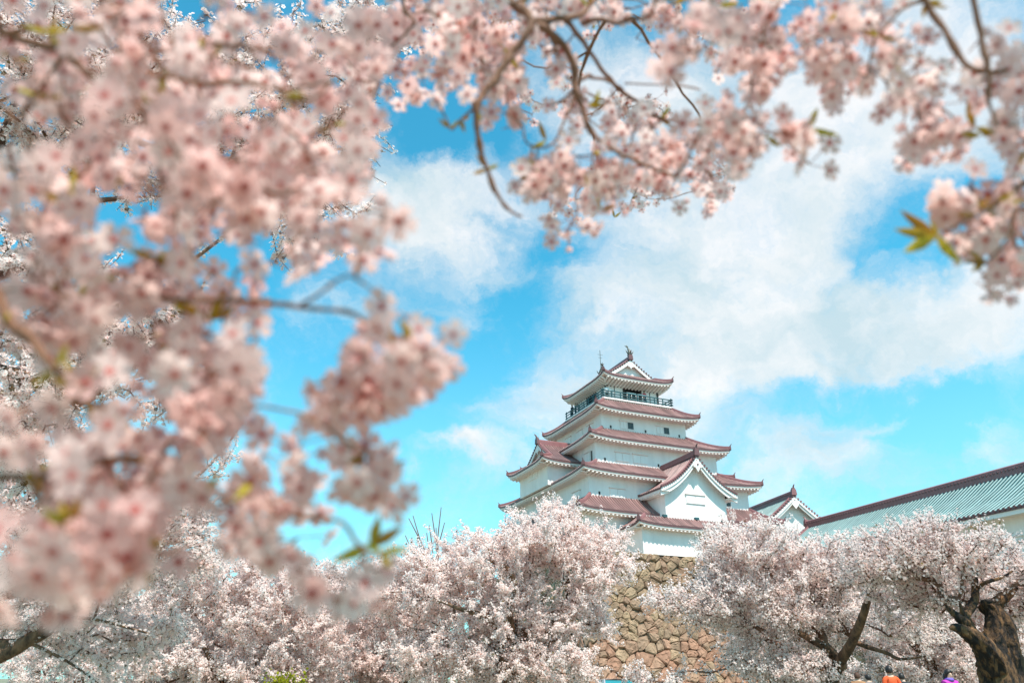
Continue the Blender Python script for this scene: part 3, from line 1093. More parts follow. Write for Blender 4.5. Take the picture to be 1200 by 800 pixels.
# ------------------------------------------------------------------ long row house and gatehouse on the right
def plain_gable(name, parent, L, hw, ze, zr, overhang, mats, rib=0.36, end_gable=True, wall_hw=None, z_wall=7.0):
    """ridge along local -y from y=0 to y=-L (toward the viewer)"""
    b = MB()
    rng = random.Random(L)
    H = zr - ze
    Z = lambda d: ze + H * (0.80 * d / hw + 0.20 * (d / hw) ** 2)
    ds = [hw * j / 6 for j in range(7)]
    for s in (-1, 1):
        b.grid([[(s * (hw - d), y, Z(d)) for y in (0, -L)] for d in ds], 0)
        n = int(L / rib)
        for i in range(n):
            y = -0.2 - (L - 0.4) * i / (n - 1)
            half_round(b, [(s * (hw + 0.03 - d), y, Z(d)) for d in ds[::2]], 0.062, 1, rng.random(), lat=Vector((0, 1, 0)))
            b.tube([(s * (hw + 0.0), y, ze + 0.02), (s * (hw + 0.07), y, ze + 0.02)], 0.10, 7, 2)
        rows = [(0.0, 0.02), (0.0, -0.14), (0.07, -0.145), (0.07, -0.4), (1.2, -0.30)]
        for (r0, r1), mm in zip(zip(rows[:-1], rows[1:]), (2, 2, 5, 4)):
            b.grid([[(s * (hw - r[0]), y, ze + r[1]) for y in (0, -L)] for r in (r0, r1)], mm)
        for y in ((0.0, -L) if end_gable else (0.0,)):
            sg = 1 if y == 0 else -1
            nb = int(hw / 0.28)
            for q in range(nb):
                d = hw * (q + 0.5) / nb
                b.tube([(s * (hw - d), y - sg * 0.25, Z(d) + 0.07), (s * (hw - d), y + sg * 0.06, Z(d) + 0.07)], 0.11, 6, 3)
            ridge_bar(b, [(s * (hw - d), y - sg * 0.45, Z(d) + 0.02) for d in ds[1:]], 0.28, 0.24, 3)
            for (y0, y1, za, zb) in ((y, y - sg * 0.08, -0.04, -0.36), (y - sg * 0.12, y - sg * 0.24, -0.32, -0.66)):
                A = [(s * (hw - d), y0, Z(d) + za) for d in ds]; B = [(s * (hw - d), y1, Z(d) + za) for d in ds]
                C_ = [(s * (hw - d), y1, Z(d) + zb) for d in ds]; D_ = [(s * (hw - d), y0, Z(d) + zb) for d in ds]
                b.grid([A, B, C_, D_, A], 5)
    ridge_bar(b, [(0, -L * j / 8, zr + 0.02) for j in range(9)], 0.46, 0.62, 3)
    # small round cover tiles along both flanks of the ridge
    for s in (-1, 1):
        for i in range(int(L / 0.3)):
            b.tube([(s * 0.20, -0.15 - 0.3 * i, zr + 0.30), (s * 0.27, -0.15 - 0.3 * i, zr + 0.30)], 0.085, 6, 2)
    if end_gable:
        finial(b, (0, -L - 0.02, zr + 0.25), (0, -1, 0), 3, 1.3)
        pp = [(-0.16, 0.1), (-0.45, -0.25), (-0.25, -0.5), (0, -0.8), (0.25, -0.5), (0.45, -0.25), (0.16, 0.1)]
        b.face([(x, -L - 0.03, zr - 0.6 + z) for x, z in pp], 5)
    finial(b, (0, 0.02, zr + 0.25), (0, 1, 0), 3, 1.1)
    b.build('roof', mats, parent)
    w = MB()
    hwv = wall_hw or hw - 1.1
    e = 0.8
    pts = [(-hwv, z_wall), (hwv, z_wall), (hwv, Z(hw - hwv) - 0.1), (0, zr - 0.15), (-hwv, Z(hw - hwv) - 0.1)]
    fa = [(x, -L + e, z) for x, z in pts]; fb = [(x, -e, z) for x, z in pts]
    w.face(fa); w.face(fb[::-1])
    for j in range(5):
        w.face([fa[j], fb[j], fb[(j + 1) % 5], fa[(j + 1) % 5]])
    w.build('wall', M['plaster'], parent)


LONG_MATS = [M['painted_sky_pan'], M['painted_sky_rib'], M['tile_dark'], M['tile_ridge'], M['plaster_bounce'], M['plaster']]


def build_row_house():
    ang = math.atan2(0.326, 0.945)
    h = empty('row_house', (28.0, 71.3, 0), ang, 'long white row house with ribbed roof painted in teal sky reflection and maroon ridge', 'row house')
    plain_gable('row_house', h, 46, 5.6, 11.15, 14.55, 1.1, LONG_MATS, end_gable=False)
    for i in range(11):
        a0 = -6 - i * 3.4
        b = MB()
        b.box(-4.58, -4.48, a0 - 1.3, a0, 8.6, 9.6, 0)
        b.box(-4.66, -4.48, a0 - 1.4, a0 + 0.1, 9.6, 9.7, 0)
        b.build('shutter', M['plaster_bounce'], h)
    # rampart beneath it
    rng = random.Random(4)
    s = empty('stone_rampart', (28.0, 71.3, 0), ang, 'stone rampart under the long row house', 'stone wall')
    b = MB()
    L, H = 48, 7.6
    sf = lambda q, hh: Vector((-5.2 - 0.22 * (H - hh), 1.0 - q, hh - 0.55))
    stone_face(b, L, H, sf, Vector((-0.97, 0, 0.22)), rng, 1.2, 0.75)
    b.face([(-5.2, 1, 7.05), (-5.2, 1 - L, 7.05), (6, 1 - L, 7.05), (6, 1, 7.05)], 0, 0.3)
    b.face([(6, 1, 7.05), (6, 1 - L, 7.05), (6, 1 - L, -0.5), (6, 1, -0.5)], 0, 0.3)
    b.build('stone_facing', [M['stone'], M['joint']], s)
    # gatehouse behind: only its gable end shows
    g = empty('gatehouse', tuple(at(873, 594, 89).xy) + (0,), 0, 'small white gatehouse gable with maroon tiles between keep and row house', 'gatehouse')
    A, B = at(873, 596, 90), at(930, 577, 80)
    g.location = (A.x, A.y, 0)
    d = (B - A); d.z = 0
    g.rotation_euler = (0, 0, math.atan2(-d.x, d.y) + math.pi)
    zr = B.z - 0.35
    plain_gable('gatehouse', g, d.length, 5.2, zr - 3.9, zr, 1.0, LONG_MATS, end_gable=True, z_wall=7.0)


build_row_house()

# ------------------------------------------------------------------ cherry trees
STAR = None


def flower_template(kind):
    """triangles of one flower of radius 1 facing +z : V, T, material index"""
    V, T, MI, = [], [], []
    if kind == 'far':       # one shallow five-sided cup
        V = [(0, 0, -0.18)] + [(math.cos(2 * math.pi * i / 5), math.sin(2 * math.pi * i / 5), 0.12) for i in range(5)]
        T = [(0, 1 + i, 1 + (i + 1) % 5) for i in range(5)]
        return np.array(V, float), np.array(T), np.zeros(len(T), int)
    if kind == 'mid':       # five separate petals
        for i in range(5):
            a = 2 * math.pi * i / 5
            c, s = math.cos(a), math.sin(a)
            k = len(V)
            for (r, w, z) in ((0.12, 0.0, -0.1), (0.62, 0.44, 0.02), (1.0, 0.2, 0.14), (1.0, -0.2, 0.14), (0.62, -0.44, 0.02)):
                V.append((c * r - s * w, s * r + c * w, z))
            T += [(k, k + 1, k + 2), (k, k + 2, k + 3), (k, k + 3, k + 4)]
            MI += [0, 0, 0]
        k = len(V)
        V += [(0.2 * math.cos(2 * math.pi * i / 5), 0.2 * math.sin(2 * math.pi * i / 5), 0.02) for i in range(5)] + [(0, 0, 0.1)]
        T += [(k + i, k + (i + 1) % 5, k + 5) for i in range(5)]
        MI += [1] * 5
        return np.array(V, float), np.array(T), np.array(MI)
    # near: notched cupped petals, heart, stamens, calyx
    for i in range(5):
        a = 2 * math.pi * i / 5
        c, s = math.cos(a), math.sin(a)
        k = len(V)
        rows = [((0.08, 0.04, -0.05), (0.08, -0.04, -0.05)),
                ((0.42, 0.27, 0.0), (0.42, 0.0, -0.06), (0.42, -0.27, 0.0)),
                ((0.78, 0.40, 0.08), (0.78, 0.0, 0.02), (0.78, -0.40, 0.08)),
                ((1.05, 0.20, 0.10), (0.88, 0.0, 0.07), (1.05, -0.20, 0.10))]
        idx = []
        for row in rows:
            ids = []
            for (r, w, z) in row:
                ids.append(len(V)); V.append((c * r - s * w, s * r + c * w, z))
            idx.append(ids)
        T += [(idx[0][0], idx[1][1], idx[1][0]), (idx[0][0], idx[0][1], idx[1][1]), (idx[0][1], idx[1][2], idx[1][1])]
        for q in (1, 2):
            for w in (0, 1):
                A, B, C_, D_ = idx[q][w], idx[q][w + 1], idx[q + 1][w + 1], idx[q + 1][w]
                T += [(A, B, C_), (A, C_, D_)]
        MI += [0] * 11
    k = len(V)
    V += [(0.23 * math.cos(2 * math.pi * i / 6), 0.23 * math.sin(2 * math.pi * i / 6), -0.02) for i in range(6)] + [(0, 0, 0.08)]
    T += [(k + i, k + (i + 1) % 6, k + 6) for i in range(6)]; MI += [1] * 6
    for i in range(7):      # stamens
        a = 2 * math.pi * i / 7 + 0.2
        k = len(V)
        e = (0.36 * math.cos(a), 0.36 * math.sin(a), 0.22)
        V += [(0.03 * math.cos(a + 1.5), 0.03 * math.sin(a + 1.5), 0), (-0.03 * math.cos(a + 1.5), -0.03 * math.sin(a + 1.5), 0), e]
        T += [(k, k + 1, k + 2)]; MI += [1]
    k = len(V)              # calyx cup behind the petals
    V += [(0.15 * math.cos(2 * math.pi * i / 5), 0.15 * math.sin(2 * math.pi * i / 5), -0.08) for i in range(5)] + [(0.07 * math.cos(2 * math.pi * i / 5), 0.07 * math.sin(2 * math.pi * i / 5), -0.55) for i in range(5)]
    for i in range(5):
        j = (i + 1) % 5
        T += [(k + i, k + j, k + 5 + j), (k + i, k + 5 + j, k + 5 + i)]; MI += [2, 2]
    return np.array(V, float), np.array(T), np.array(MI)


TPL = {k: flower_template(k) for k in ('far', 'mid', 'near')}


def flower_mesh(name, parent, pos, nrm, size, kind, mats, nr, leaf_frac=0.0):
    """all blossoms of one crown or spray as one mesh"""
    V0, T0, MI0 = TPL[kind]
    n = len(pos)
    nz = nrm / (np.linalg.norm(nrm, axis=1, keepdims=True) + 1e-9)
    rv = nr.normal(size=(n, 3))
    ax = np.cross(nz, rv); ax /= np.linalg.norm(ax, axis=1, keepdims=True) + 1e-9
    ay = np.cross(nz, ax)
    cup = nr.uniform(0.2, 1.0, n) + 2.2 * nr.random(n) ** 6 if kind == 'near' else nr.uniform(0.4, 2.2, n)
    if kind == 'near':      # some are still buds
        bud = nr.random(n) < 0.13
        size = np.where(bud, size * 0.5, size); cup = np.where(bud, 6.0, cup)
    V = (ax[:, None, :] * V0[None, :, 0:1] + ay[:, None, :] * V0[None, :, 1:2] + nz[:, None, :] * (V0[None, :, 2:3] * cup[:, None, None])) * size[:, None, None] + pos[:, None, :]
    F = T0[None] + (np.arange(n) * len(V0))[:, None, None]
    rnd = np.repeat(nr.random(n), len(T0))
    mi = np.tile(MI0, n)
    if leaf_frac:
        lf = np.repeat(nr.random(n) < leaf_frac, len(T0))
        mi = np.where(lf, len(mats) - 1, mi)
    return np_obj(name, V.reshape(-1, 3), F.reshape(-1, 3), mats, parent, mi, rnd)


def bend_path(a, b, n, rng, sag=0.0, wob=0.08):
    a, b = np.asarray(a, float), np.asarray(b, float)
    L = np.linalg.norm(b - a)
    t = np.linspace(0, 1, n + 1)[1:]
    P = a + (b - a) * t[:, None]
    off = rng.normal(size=3) * L * wob
    P += np.sin(np.pi * t)[:, None] * off
    P[:, 2] += np.sin(np.pi * t) * sag * L
    P += rng.normal(size=P.shape) * L * 0.012
    return P


def cherry_tree(name, base_xy, limbs, blobs, label, seed, n_targets=420, dens=1.0, fsize=0.029, kind='far', bark='bark', group='cherry trees in bloom below the keep', bare=None, tips=4, twig_len=0.58, spread=0.085, trunk_wob=0.06, leaf=0.03, rscale=1.0, keep_fn=None, furrow=0.0):
    """limbs: list of (points, radii) starting with the trunk; blobs: crown ellipsoids (centre, radii, weight)"""
    rng = np.random.default_rng(seed)
    prng = random.Random(seed)
    bx, by = base_xy
    root = empty(name, (bx, by, gz(bx, by)), 0, label, 'tree', group)
    org = np.array([bx, by, gz(bx, by)])
    tb = MB()
    nodes, parent, path = [], [], []
    minr = []
    for pts, radii in limbs:
        # densify with a spline-like subdivision
        Pn = [Vector(p) for p in pts]
        R = list(radii)
        for _ in range(3 if furrow else 2):
            Q, RR = [Pn[0]], [R[0]]
            for k in range(len(Pn) - 1):
                a = Pn[max(k - 1, 0)]; b_ = Pn[k]; c = Pn[k + 1]; d = Pn[min(k + 2, len(Pn) - 1)]
                Q.append((b_ + c) * 0.5625 - (a + d) * 0.0625); RR.append((R[k] + R[k + 1]) / 2)
                Q.append(c); RR.append(R[k + 1])
            Pn, R = Q, RR
        if furrow and R[0] > 0.1: tb.tube([p - Vector(org) for p in Pn], R, 30, 0, 0.5, wob=0.025, rng=prng, furrow=furrow)
        else: tb.tube([p - Vector(org) for p in Pn], R, 12 if R[0] > 0.15 else 7, 0, 0.5, wob=trunk_wob, rng=prng)
        i0 = len(nodes)
        for k, p in enumerate(Pn):
            nodes.append(np.array(p)); minr.append(R[k])
            if k: parent.append(i0 + k - 1); path.append(path[-1] + (Pn[k] - Pn[k - 1]).length)
            else:
                if i0 == 0: parent.append(-1); path.append(0)
                else:
                    dd = [np.linalg.norm(np.array(p) - q) for q in nodes[:i0]]
                    j = int(np.argmin(dd)); parent.append(-1); path.append(path[j])
    n_base = len(nodes)
    nodes = list(nodes)
    # crown targets
    wts = np.array([b_[2] * np.prod(b_[1]) ** 0.75 for b_ in blobs], float); wts /= wts.sum()
    which = rng.choice(len(blobs), n_targets, p=wts)
    u = rng.normal(size=(n_targets, 3)); u /= np.linalg.norm(u, axis=1, keepdims=True)
    rr = rng.random(n_targets) ** 0.42 * rng.choice([1.0, 1.0, 1.18], n_targets)
    T = np.array([np.array(blobs[w][0]) for w in which]) + u * rr[:, None] * np.array([blobs[w][1] for w in which])
    T[:, 2] = np.maximum(T[:, 2], org[2] + 0.5)
    if keep_fn is not None:
        T = T[[keep_fn(t) for t in T]]
    fork = nodes[min(len(nodes) - 1, 8)]
    T = T[np.argsort(np.linalg.norm(T - fork, axis=1))]
    E0, E1, Er0, Er1, thin = [], [], [], [], []
    A = np.zeros((len(nodes) + len(T) * 12, 3)); A[:n_base] = np.array(nodes)
    PL = np.zeros(len(A)); PL[:n_base] = path
    skip = max(2, int(n_base * 0.05))
    cnt = n_base
    par = list(parent)
    tipsn = []
    for t in T:
        d = np.linalg.norm(A[skip:cnt] - t, axis=1)
        j = int(np.argmin(d + 0.22 * PL[skip:cnt])) + skip
        L = np.linalg.norm(t - A[j])
        if L < 0.12: continue
        n = int(min(11, max(2, L / 0.32)))
        Q = bend_path(A[j], t, n, rng, sag=0.06, wob=0.10)
        prev = j
        for q in Q:
            A[cnt] = q; PL[cnt] = PL[prev] + np.linalg.norm(q - A[prev]); par.append(prev); prev = cnt; cnt += 1
        tipsn.append(prev)
    # end twigs
    tw0, tw1 = [], []
    cen = A[n_base:cnt].mean(0)
    for ti in range(n_base, cnt):
        istip = ti in set() or False
    allow = np.array(tipsn + [int(q) for q in rng.integers(n_base, cnt, len(tipsn))])
    for ti in allow:
        p = A[ti]
        for _ in range(tips):
            o = p - cen; o /= np.linalg.norm(o) + 1e-6
            d = rng.normal(size=3) * 0.75 + o * 0.6 + np.array([0, 0, 0.25]); d /= np.linalg.norm(d)
            e = p + d * twig_len * rng.uniform(0.4, 1.25)
            m_ = (p + e) / 2 + rng.normal(size=3) * 0.03
            tw0 += [p, m_]; tw1 += [m_, e]
    par = np.array(par)
    # pipe-model radii
    load = np.zeros(cnt)
    for i in range(cnt - 1, n_base - 1, -1):
        load[i] += 1 if load[i] == 0 else 0
        if par[i] >= n_base: load[par[i]] += load[i]
    r = 0.0085 * rscale * np.maximum(load, 1) ** 0.50
    idx = np.arange(n_base, cnt)
    ra = r[idx]; pr = np.where(par[idx] >= n_base, r[np.maximum(par[idx], 0)], ra * 1.15)
    pr = np.minimum(pr, ra * 1.8)
    tw0, tw1 = np.array(tw0), np.array(tw1)
    V1, F1 = prisms(A[par[idx]] - org, A[idx] - org, pr, ra, 5)
    V2, F2 = prisms(tw0 - org, tw1 - org, np.full(len(tw0), 0.005), np.full(len(tw0), 0.003), 3)
    trunk = tb.build('trunk', M[bark], root, smooth=True)
    Vb = [V1]; Fb = [F1]
    V2f, F2f = V2, F2
    # blossoms along everything thin
    bi = np.array([i for i in range(n_base) if par[i] >= 0 and minr[i] < 0.03], int)
    seg0 = np.concatenate([A[par[idx]][ra < 0.035], tw0] + ([A[par[bi]]] if len(bi) else [])); seg1 = np.concatenate([A[idx][ra < 0.035], tw1] + ([A[bi]] if len(bi) else []))
    ln = np.linalg.norm(seg1 - seg0, axis=1)
    nfl = int(ln.sum() * 62 * dens)
    pick = rng.choice(len(ln), nfl, p=ln / ln.sum())
    tt = rng.random(nfl)[:, None]
    # pom-poms: quantise positions along each segment so that flowers bunch
    tt = (np.floor(tt * 4) + rng.random((nfl, 1)) * 0.45) / 4
    ctr = seg0[pick] + (seg1[pick] - seg0[pick]) * tt
    off = rng.normal(size=(nfl, 3)); off /= np.linalg.norm(off, axis=1, keepdims=True)
    off *= (spread * rng.random(nfl) ** 0.5)[:, None]
    pos = ctr + off
    nrm = off / spread + rng.normal(size=(nfl, 3)) * 0.4 + (pos - cen) * 0.05 + np.array([0.15, -0.45, 0.5])
    if bare is not None:   # bare shoots standing above the crown
        b0, b1 = [], []
        for (p, q) in bare:
            for k in range(len(p) - 1):
                b0.append(np.array(p[k])); b1.append(np.array(p[k + 1]))
        V3, F3 = prisms(np.array(b0) - org, np.array(b1) - org, np.full(len(b0), 0.024), np.full(len(b0), 0.014), 5)
        Vb.append(V3); Fb.append(F3)
    off_ = 0
    FF = []
    for v_, f_ in zip(Vb, Fb):
        FF.append(f_ + off_); off_ += len(v_)
    FF.append(F2f + off_); Vb.append(V2f)
    tag(np_obj('branches', np.concatenate(Vb), np.concatenate(FF), [M['twig']], trunk), kind='stuff')
    mats = [M['petal'], M['petal_core'], M['calyx'], M['leaf_small']] if kind != 'far' else [M['petal'], M['leaf_small']]
    flower_mesh('crown', root, pos - org, nrm, fsize * rng.uniform(0.75, 1.2, nfl), kind, mats, rng, leaf)
    return root


def build_trees():
    # T3: the big tree in front of the keep's stone base
    Y = 26
    a = lambda px, py, dy=0.0: at(px, py, Y + dy)
    base = Vector((-0.2, Y, gz(0, Y)))
    trunk = ([base - Vector((0, 0, 0.3)), base + Vector((0.05, 0, 0.7)), a(596, 768), a(600, 742)], [0.52, 0.42, 0.36, 0.28])
    limbs = [trunk,
             ([a(598, 748), a(632, 738, 0.5), a(660, 725, 0.8), a(668, 700, 0.8), a(664, 668, 0.5), a(684, 640, 0.2)], [0.24, 0.19, 0.17, 0.15, 0.09, 0.02]),
             ([a(599, 745), a(596, 715, -0.6), a(602, 685, -0.8), a(590, 662, -1), a(560, 655, -1.2)], [0.2, 0.15, 0.11, 0.07, 0.015]),
             ([a(597, 755), a(560, 762, 1), a(530, 768, 1), a(520, 745, 1), a(480, 735, 1)], [0.19, 0.14, 0.11, 0.07, 0.015]),
             ([a(598, 750), a(572, 724, -1), a(545, 715, -1.6), a(505, 700, -1.4)], [0.17, 0.12, 0.07, 0.015]),
             ([a(666, 690, 0.8), a(690, 680, 0), a(712, 650, -0.5)], [0.08, 0.06, 0.03])]
    P = lambda px, py, dy=0: tuple(at(px, py, Y + dy))
    blobs = [(P(640, 640), (2.0, 2.0, 1.15), 1.4), (P(560, 660), (2.0, 2.2, 0.9), 1.2), (P(700, 660), (1.2, 1.6, 1.2), 1.0), (P(480, 690), (1.7, 2.0, 0.9), 1.2),
             (P(600, 720), (2.6, 2.0, 1.1), 1.2), (P(690, 720), (0.9, 1.4, 1.0), 0.8), (P(500, 760), (2.0, 2.0, 0.8), 1.0), (P(655, 605), (0.75, 0.8, 0.45), 1.5), (P(725, 625), (0.5, 0.6, 0.35), 1.2),
             (P(620, 775), (1.6, 1.6, 0.6), 1.0), (P(540, 780), (1.8, 1.8, 0.6), 1.0), (P(670, 780, -1), (1.0, 1.0, 0.5), 0.9)]
    cherry_tree('cherry_tree', (base.x, base.y), limbs, blobs, 'broad blossoming cherry tree spreading in front of the keep, left of the exposed stone base', 31, 780, dens=1.0)

    # T3b: multi-stemmed tree left of it, bare shoots standing out of the top
    Y2 = 31
    a = lambda px, py, dy=0.0: at(px, py, Y2 + dy)
    P2 = lambda px, py, dy=0: tuple(at(px, py, Y2 + dy))
    b0 = Vector((at(468, 790, Y2).x, Y2, gz(0, Y2)))
    limbs = [([b0 - Vector((0, 0, 0.3)), b0 + Vector((0.05, 0, 0.8)), a(476, 782), a(484, 762)], [0.32, 0.28, 0.22, 0.14]),
             ([a(474, 788), a(452, 780), a(444, 762, 0.5), a(425, 735, 0.5)], [0.2, 0.15, 0.11, 0.05]),
             ([a(484, 764), a(492, 720), a(500, 680)], [0.13, 0.10, 0.05])]
    blobs = [(P2(470, 700), (2.3, 2.2, 1.5), 1), (P2(420, 735), (2.0, 2, 1.2), 1), (P2(520, 690), (1.6, 1.5, 1.2), 0.8), (P2(395, 690), (1.4, 1.6, 0.8), 0.8), (P2(460, 770), (2.8, 2, 0.9), 1), (P2(410, 790), (2.2, 2, 0.7), 1)]
    bare = []
    rr = random.Random(3)
    for (x0, y0, x1, y1) in ((512, 650, 517, 594), (513, 640, 506, 601), (510, 645, 521, 612), (508, 645, 503, 615), (502, 640, 479, 607), (505, 645, 484, 604), (498, 655, 475, 627), (495, 650, 489, 630), (508, 648, 500, 624), (515, 650, 511, 618)):
        p0, p1 = a(x0, y0 + 14), a(x1, y1)
        bare.append(([p0, (p0 + p1) / 2 + Vector((rr.uniform(-0.1, 0.1), 0, 0)), p1], 0))
    cherry_tree('cherry_tree', (b0.x, b0.y), limbs, blobs, 'cherry tree with several stems and bare shoots standing out of its top', 32, 480, dens=1.0, bare=bare)

    # T2: round tree at the bottom left
    Y3 = 28
    a = lambda px, py, dy=0.0: at(px, py, Y3 + dy)
    P3 = lambda px, py, dy=0: tuple(at(px, py, Y3 + dy))
    b0 = Vector((at(255, 790, Y3).x, Y3, gz(0, Y3)))
    limbs = [([b0 - Vector((0, 0, 0.3)), b0 + Vector((0, 0, 0.8)), a(254, 790)], [0.34, 0.29, 0.24]),
             ([a(256, 792), a(270, 783), a(290, 778), a(320, 776, 0.5), a(350, 786, 0.5)], [0.17, 0.14, 0.11, 0.07, 0.04]),
             ([a(253, 792), a(246, 770, -0.5), a(232, 745, -0.5)], [0.14, 0.10, 0.05]),
             ([a(256, 790), a(268, 760, 0.6), a(290, 720, 0.8)], [0.14, 0.09, 0.04])]
    blobs = [(P3(265, 678), (2.2, 2.2, 1.0), 1.3), (P3(345, 690), (1.8, 1.8, 0.8), 1.0), (P3(195, 690), (1.8, 1.8, 0.9), 1.0), (P3(335, 730), (2.2, 2.0, 1.3), 1.2), (P3(200, 735), (2.2, 2.0, 1.3), 1.1), (P3(265, 770), (2.6, 2.0, 0.9), 1), (P3(380, 765), (1.3, 1.6, 0.9), 0.9), (P3(200, 785), (3, 2, 0.7), 1), (P3(320, 790), (3, 2, 0.6), 1)]
    cherry_tree('cherry_tree', (b0.x, b0.y), limbs, blobs, 'rounded cherry tree in full bloom at lower left with a slim forked trunk', 33, 760, dens=1.0)

    # T1: nearer tree at the left edge, heavy limb coming in from the side
    Y4 = 13.5
    a = lambda px, py, dy=0.0: at(px, py, Y4 + dy)
    P4 = lambda px, py, dy=0: tuple(at(px, py, Y4 + dy))
    b0 = Vector((-10.6, Y4, gz(0, Y4)))
    limbs = [([b0 - Vector((0, 0, 0.3)), b0 + Vector((0.1, 0, 1.0)), a(-60, 775), a(-30, 740), a(-10, 690), a(30, 640), a(60, 590)], [0.42, 0.36, 0.30, 0.2, 0.15, 0.10, 0.05]),
             ([a(-55, 778), a(0, 767), a(40, 745), a(75, 720), a(92, 710)], [0.16, 0.13, 0.11, 0.09, 0.07]),
             ([a(-40, 758), a(0, 755), a(35, 752), a(65, 735)], [0.12, 0.10, 0.08, 0.05]),
             ([a(70, 722), a(110, 725, -0.3), a(150, 735, -0.5), a(175, 742, -0.5)], [0.04, 0.025, 0.018, 0.01]),
             ([a(30, 750), a(80, 775), a(115, 800)], [0.035, 0.022, 0.012]),
             ([a(60, 590), a(130, 600, 0.5), a(200, 580, 0.8), a(250, 540, 1), a(285, 495, 1)], [0.06, 0.05, 0.04, 0.025, 0.01]),
             ([a(-20, 700), a(40, 690, 1), a(110, 660, 1.5), a(170, 650, 1.8)], [0.1, 0.07, 0.05, 0.03])]
    blobs = [(P4(120, 640), (2.0, 1.8, 0.9), 1.2), (P4(30, 560), (1.5, 1.6, 1.0), 1), (P4(200, 600), (0.9, 1.0, 0.55), 1.2), (P4(258, 545), (0.35, 0.4, 0.4), 1.1), (P4(120, 740, 1.0), (1.4, 1.3, 0.6), 0.8),
             (P4(10, 660), (1.2, 1.5, 1.0), 1), (P4(20, 460), (1.0, 1.2, 1.0), 0.9)]
    cherry_tree('cherry_tree', (b0.x, b0.y), limbs, blobs, 'cherry tree at the left edge whose thick bare limb angles in above other crowns', 34, 520, dens=1.05, rscale=0.75, fsize=0.022, kind='mid', twig_len=0.4, spread=0.07)

    # far fillers at the left
    def filler(px, Yf, tops, label, seed, n=330, dens=0.9, fs=0.029, pxs=None):
        b0 = Vector((at(px, 790, Yf).x, Yf, gz(0, Yf)))
        Pf = lambda qx, qy, dy=0: tuple(at(qx, qy, Yf + dy))
        limbs = [([b0 - Vector((0, 0, 0.3)), b0 + Vector((0.1, 0, 0.9)), Vector(Pf(px + 6, 765)), Vector(Pf(px + 12, 735))], [0.36, 0.3, 0.22, 0.12]),
                 ([Vector(Pf(px + 3, 775)), Vector(Pf(px - 25, 750)), Vector(Pf(px - 50, 730))], [0.16, 0.11, 0.05]),
                 ([Vector(Pf(px + 5, 770)), Vector(Pf(px + 35, 745)), Vector(Pf(px + 60, 725))], [0.16, 0.11, 0.05])]
        blobs = [(Pf(x, y), (rx, rx * 0.9, rz), w) for (x, y, rx, rz, w) in tops]
        return cherry_tree('cherry_tree', (b0.x, b0.y), limbs, blobs, label, seed, n, dens=dens, fsize=fs)
    filler(90, 38, [(100, 700, 4.5, 2.2, 1), (30, 730, 4, 2, 1), (170, 740, 3.5, 1.8, 1), (90, 770, 5, 1.4, 0.8)], 'cherry tree behind the limb at lower left, its crown merging with the round tree', 35, 480)
    filler(390, 42, [(400, 720, 3.6, 2.6, 1), (340, 700, 3.4, 2.2, 1), (450, 740, 3, 2.2, 1), (300, 690, 2.5, 1.6, 0.8)], 'distant cherry tree between the round tree and the multi-stemmed one', 36, 420)

    filler(40, 52, [(40, 720, 6, 2.6, 1), (150, 730, 5, 2.4, 1), (90, 775, 7, 1.5, 1), (-40, 740, 5, 2.4, 1)], 'far cherry tree at the left edge, low between nearer trunks', 42, 420, fs=0.036)
    filler(240, 56, [(240, 735, 6, 2.6, 1), (330, 740, 5, 2.6, 1), (290, 780, 8, 1.5, 1), (190, 750, 5, 2.2, 1)], 'far cherry tree seen under the round tree at lower left', 43, 420, fs=0.036)
    filler(440, 58, [(440, 750, 5, 2.6, 1), (380, 760, 5, 2.4, 1), (500, 770, 5, 1.8, 1)], 'far cherry tree filling the gap below the multi-stemmed one', 44, 360, fs=0.036)

    # T4: tree right of the stone wall, leaning dark stem
    Y5 = 18
    a = lambda px, py, dy=0.0: at(px, py, Y5 + dy)
    P5 = lambda px, py, dy=0: tuple(at(px, py, Y5 + dy))
    b0 = Vector((at(975, 790, Y5).x - 0.15, Y5, gz(0, Y5)))
    limbs = [([b0 - Vector((0, 0, 0.3)), b0 + Vector((0, 0, 0.9)), a(980, 785, -0.3), a(997, 755, -1.1), a(1010, 725, -1.7), a(1018, 700, -2.0), a(1026, 684, -2.2)], [0.18, 0.145, 0.12, 0.10, 0.085, 0.065, 0.04]),
             ([a(1025, 687, -2.2), a(1034, 676, -2.3), a(1048, 668, -2.3), a(1062, 660, -2.2), a(1085, 650, -1.8)], [0.06, 0.055, 0.045, 0.03, 0.01]),
             ([a(1036, 674, -2.3), a(1022, 656, -2.3), a(1010, 636, -2.1)], [0.04, 0.03, 0.012]),
             ([a(985, 780), a(970, 760, -0.4), a(958, 752, -0.5), a(935, 740, -0.6), a(920, 725, -0.6)], [0.15, 0.12, 0.09, 0.06, 0.02]),
             ([a(966, 757, -0.4), a(962, 740, -0.2), a(950, 735), a(925, 715, 0.3), a(912, 700, 0.3)], [0.12, 0.09, 0.07, 0.05, 0.03]),
             ([a(998, 750, -0.95), a(1015, 757, -1.2), a(1040, 765, -1.5), a(1055, 772, -1.6), a(1085, 768, -1.7)], [0.06, 0.05, 0.04, 0.03, 0.015]),
             ([a(1001, 745), a(985, 738, 0.4), a(965, 740, 0.5)], [0.08, 0.06, 0.04])]
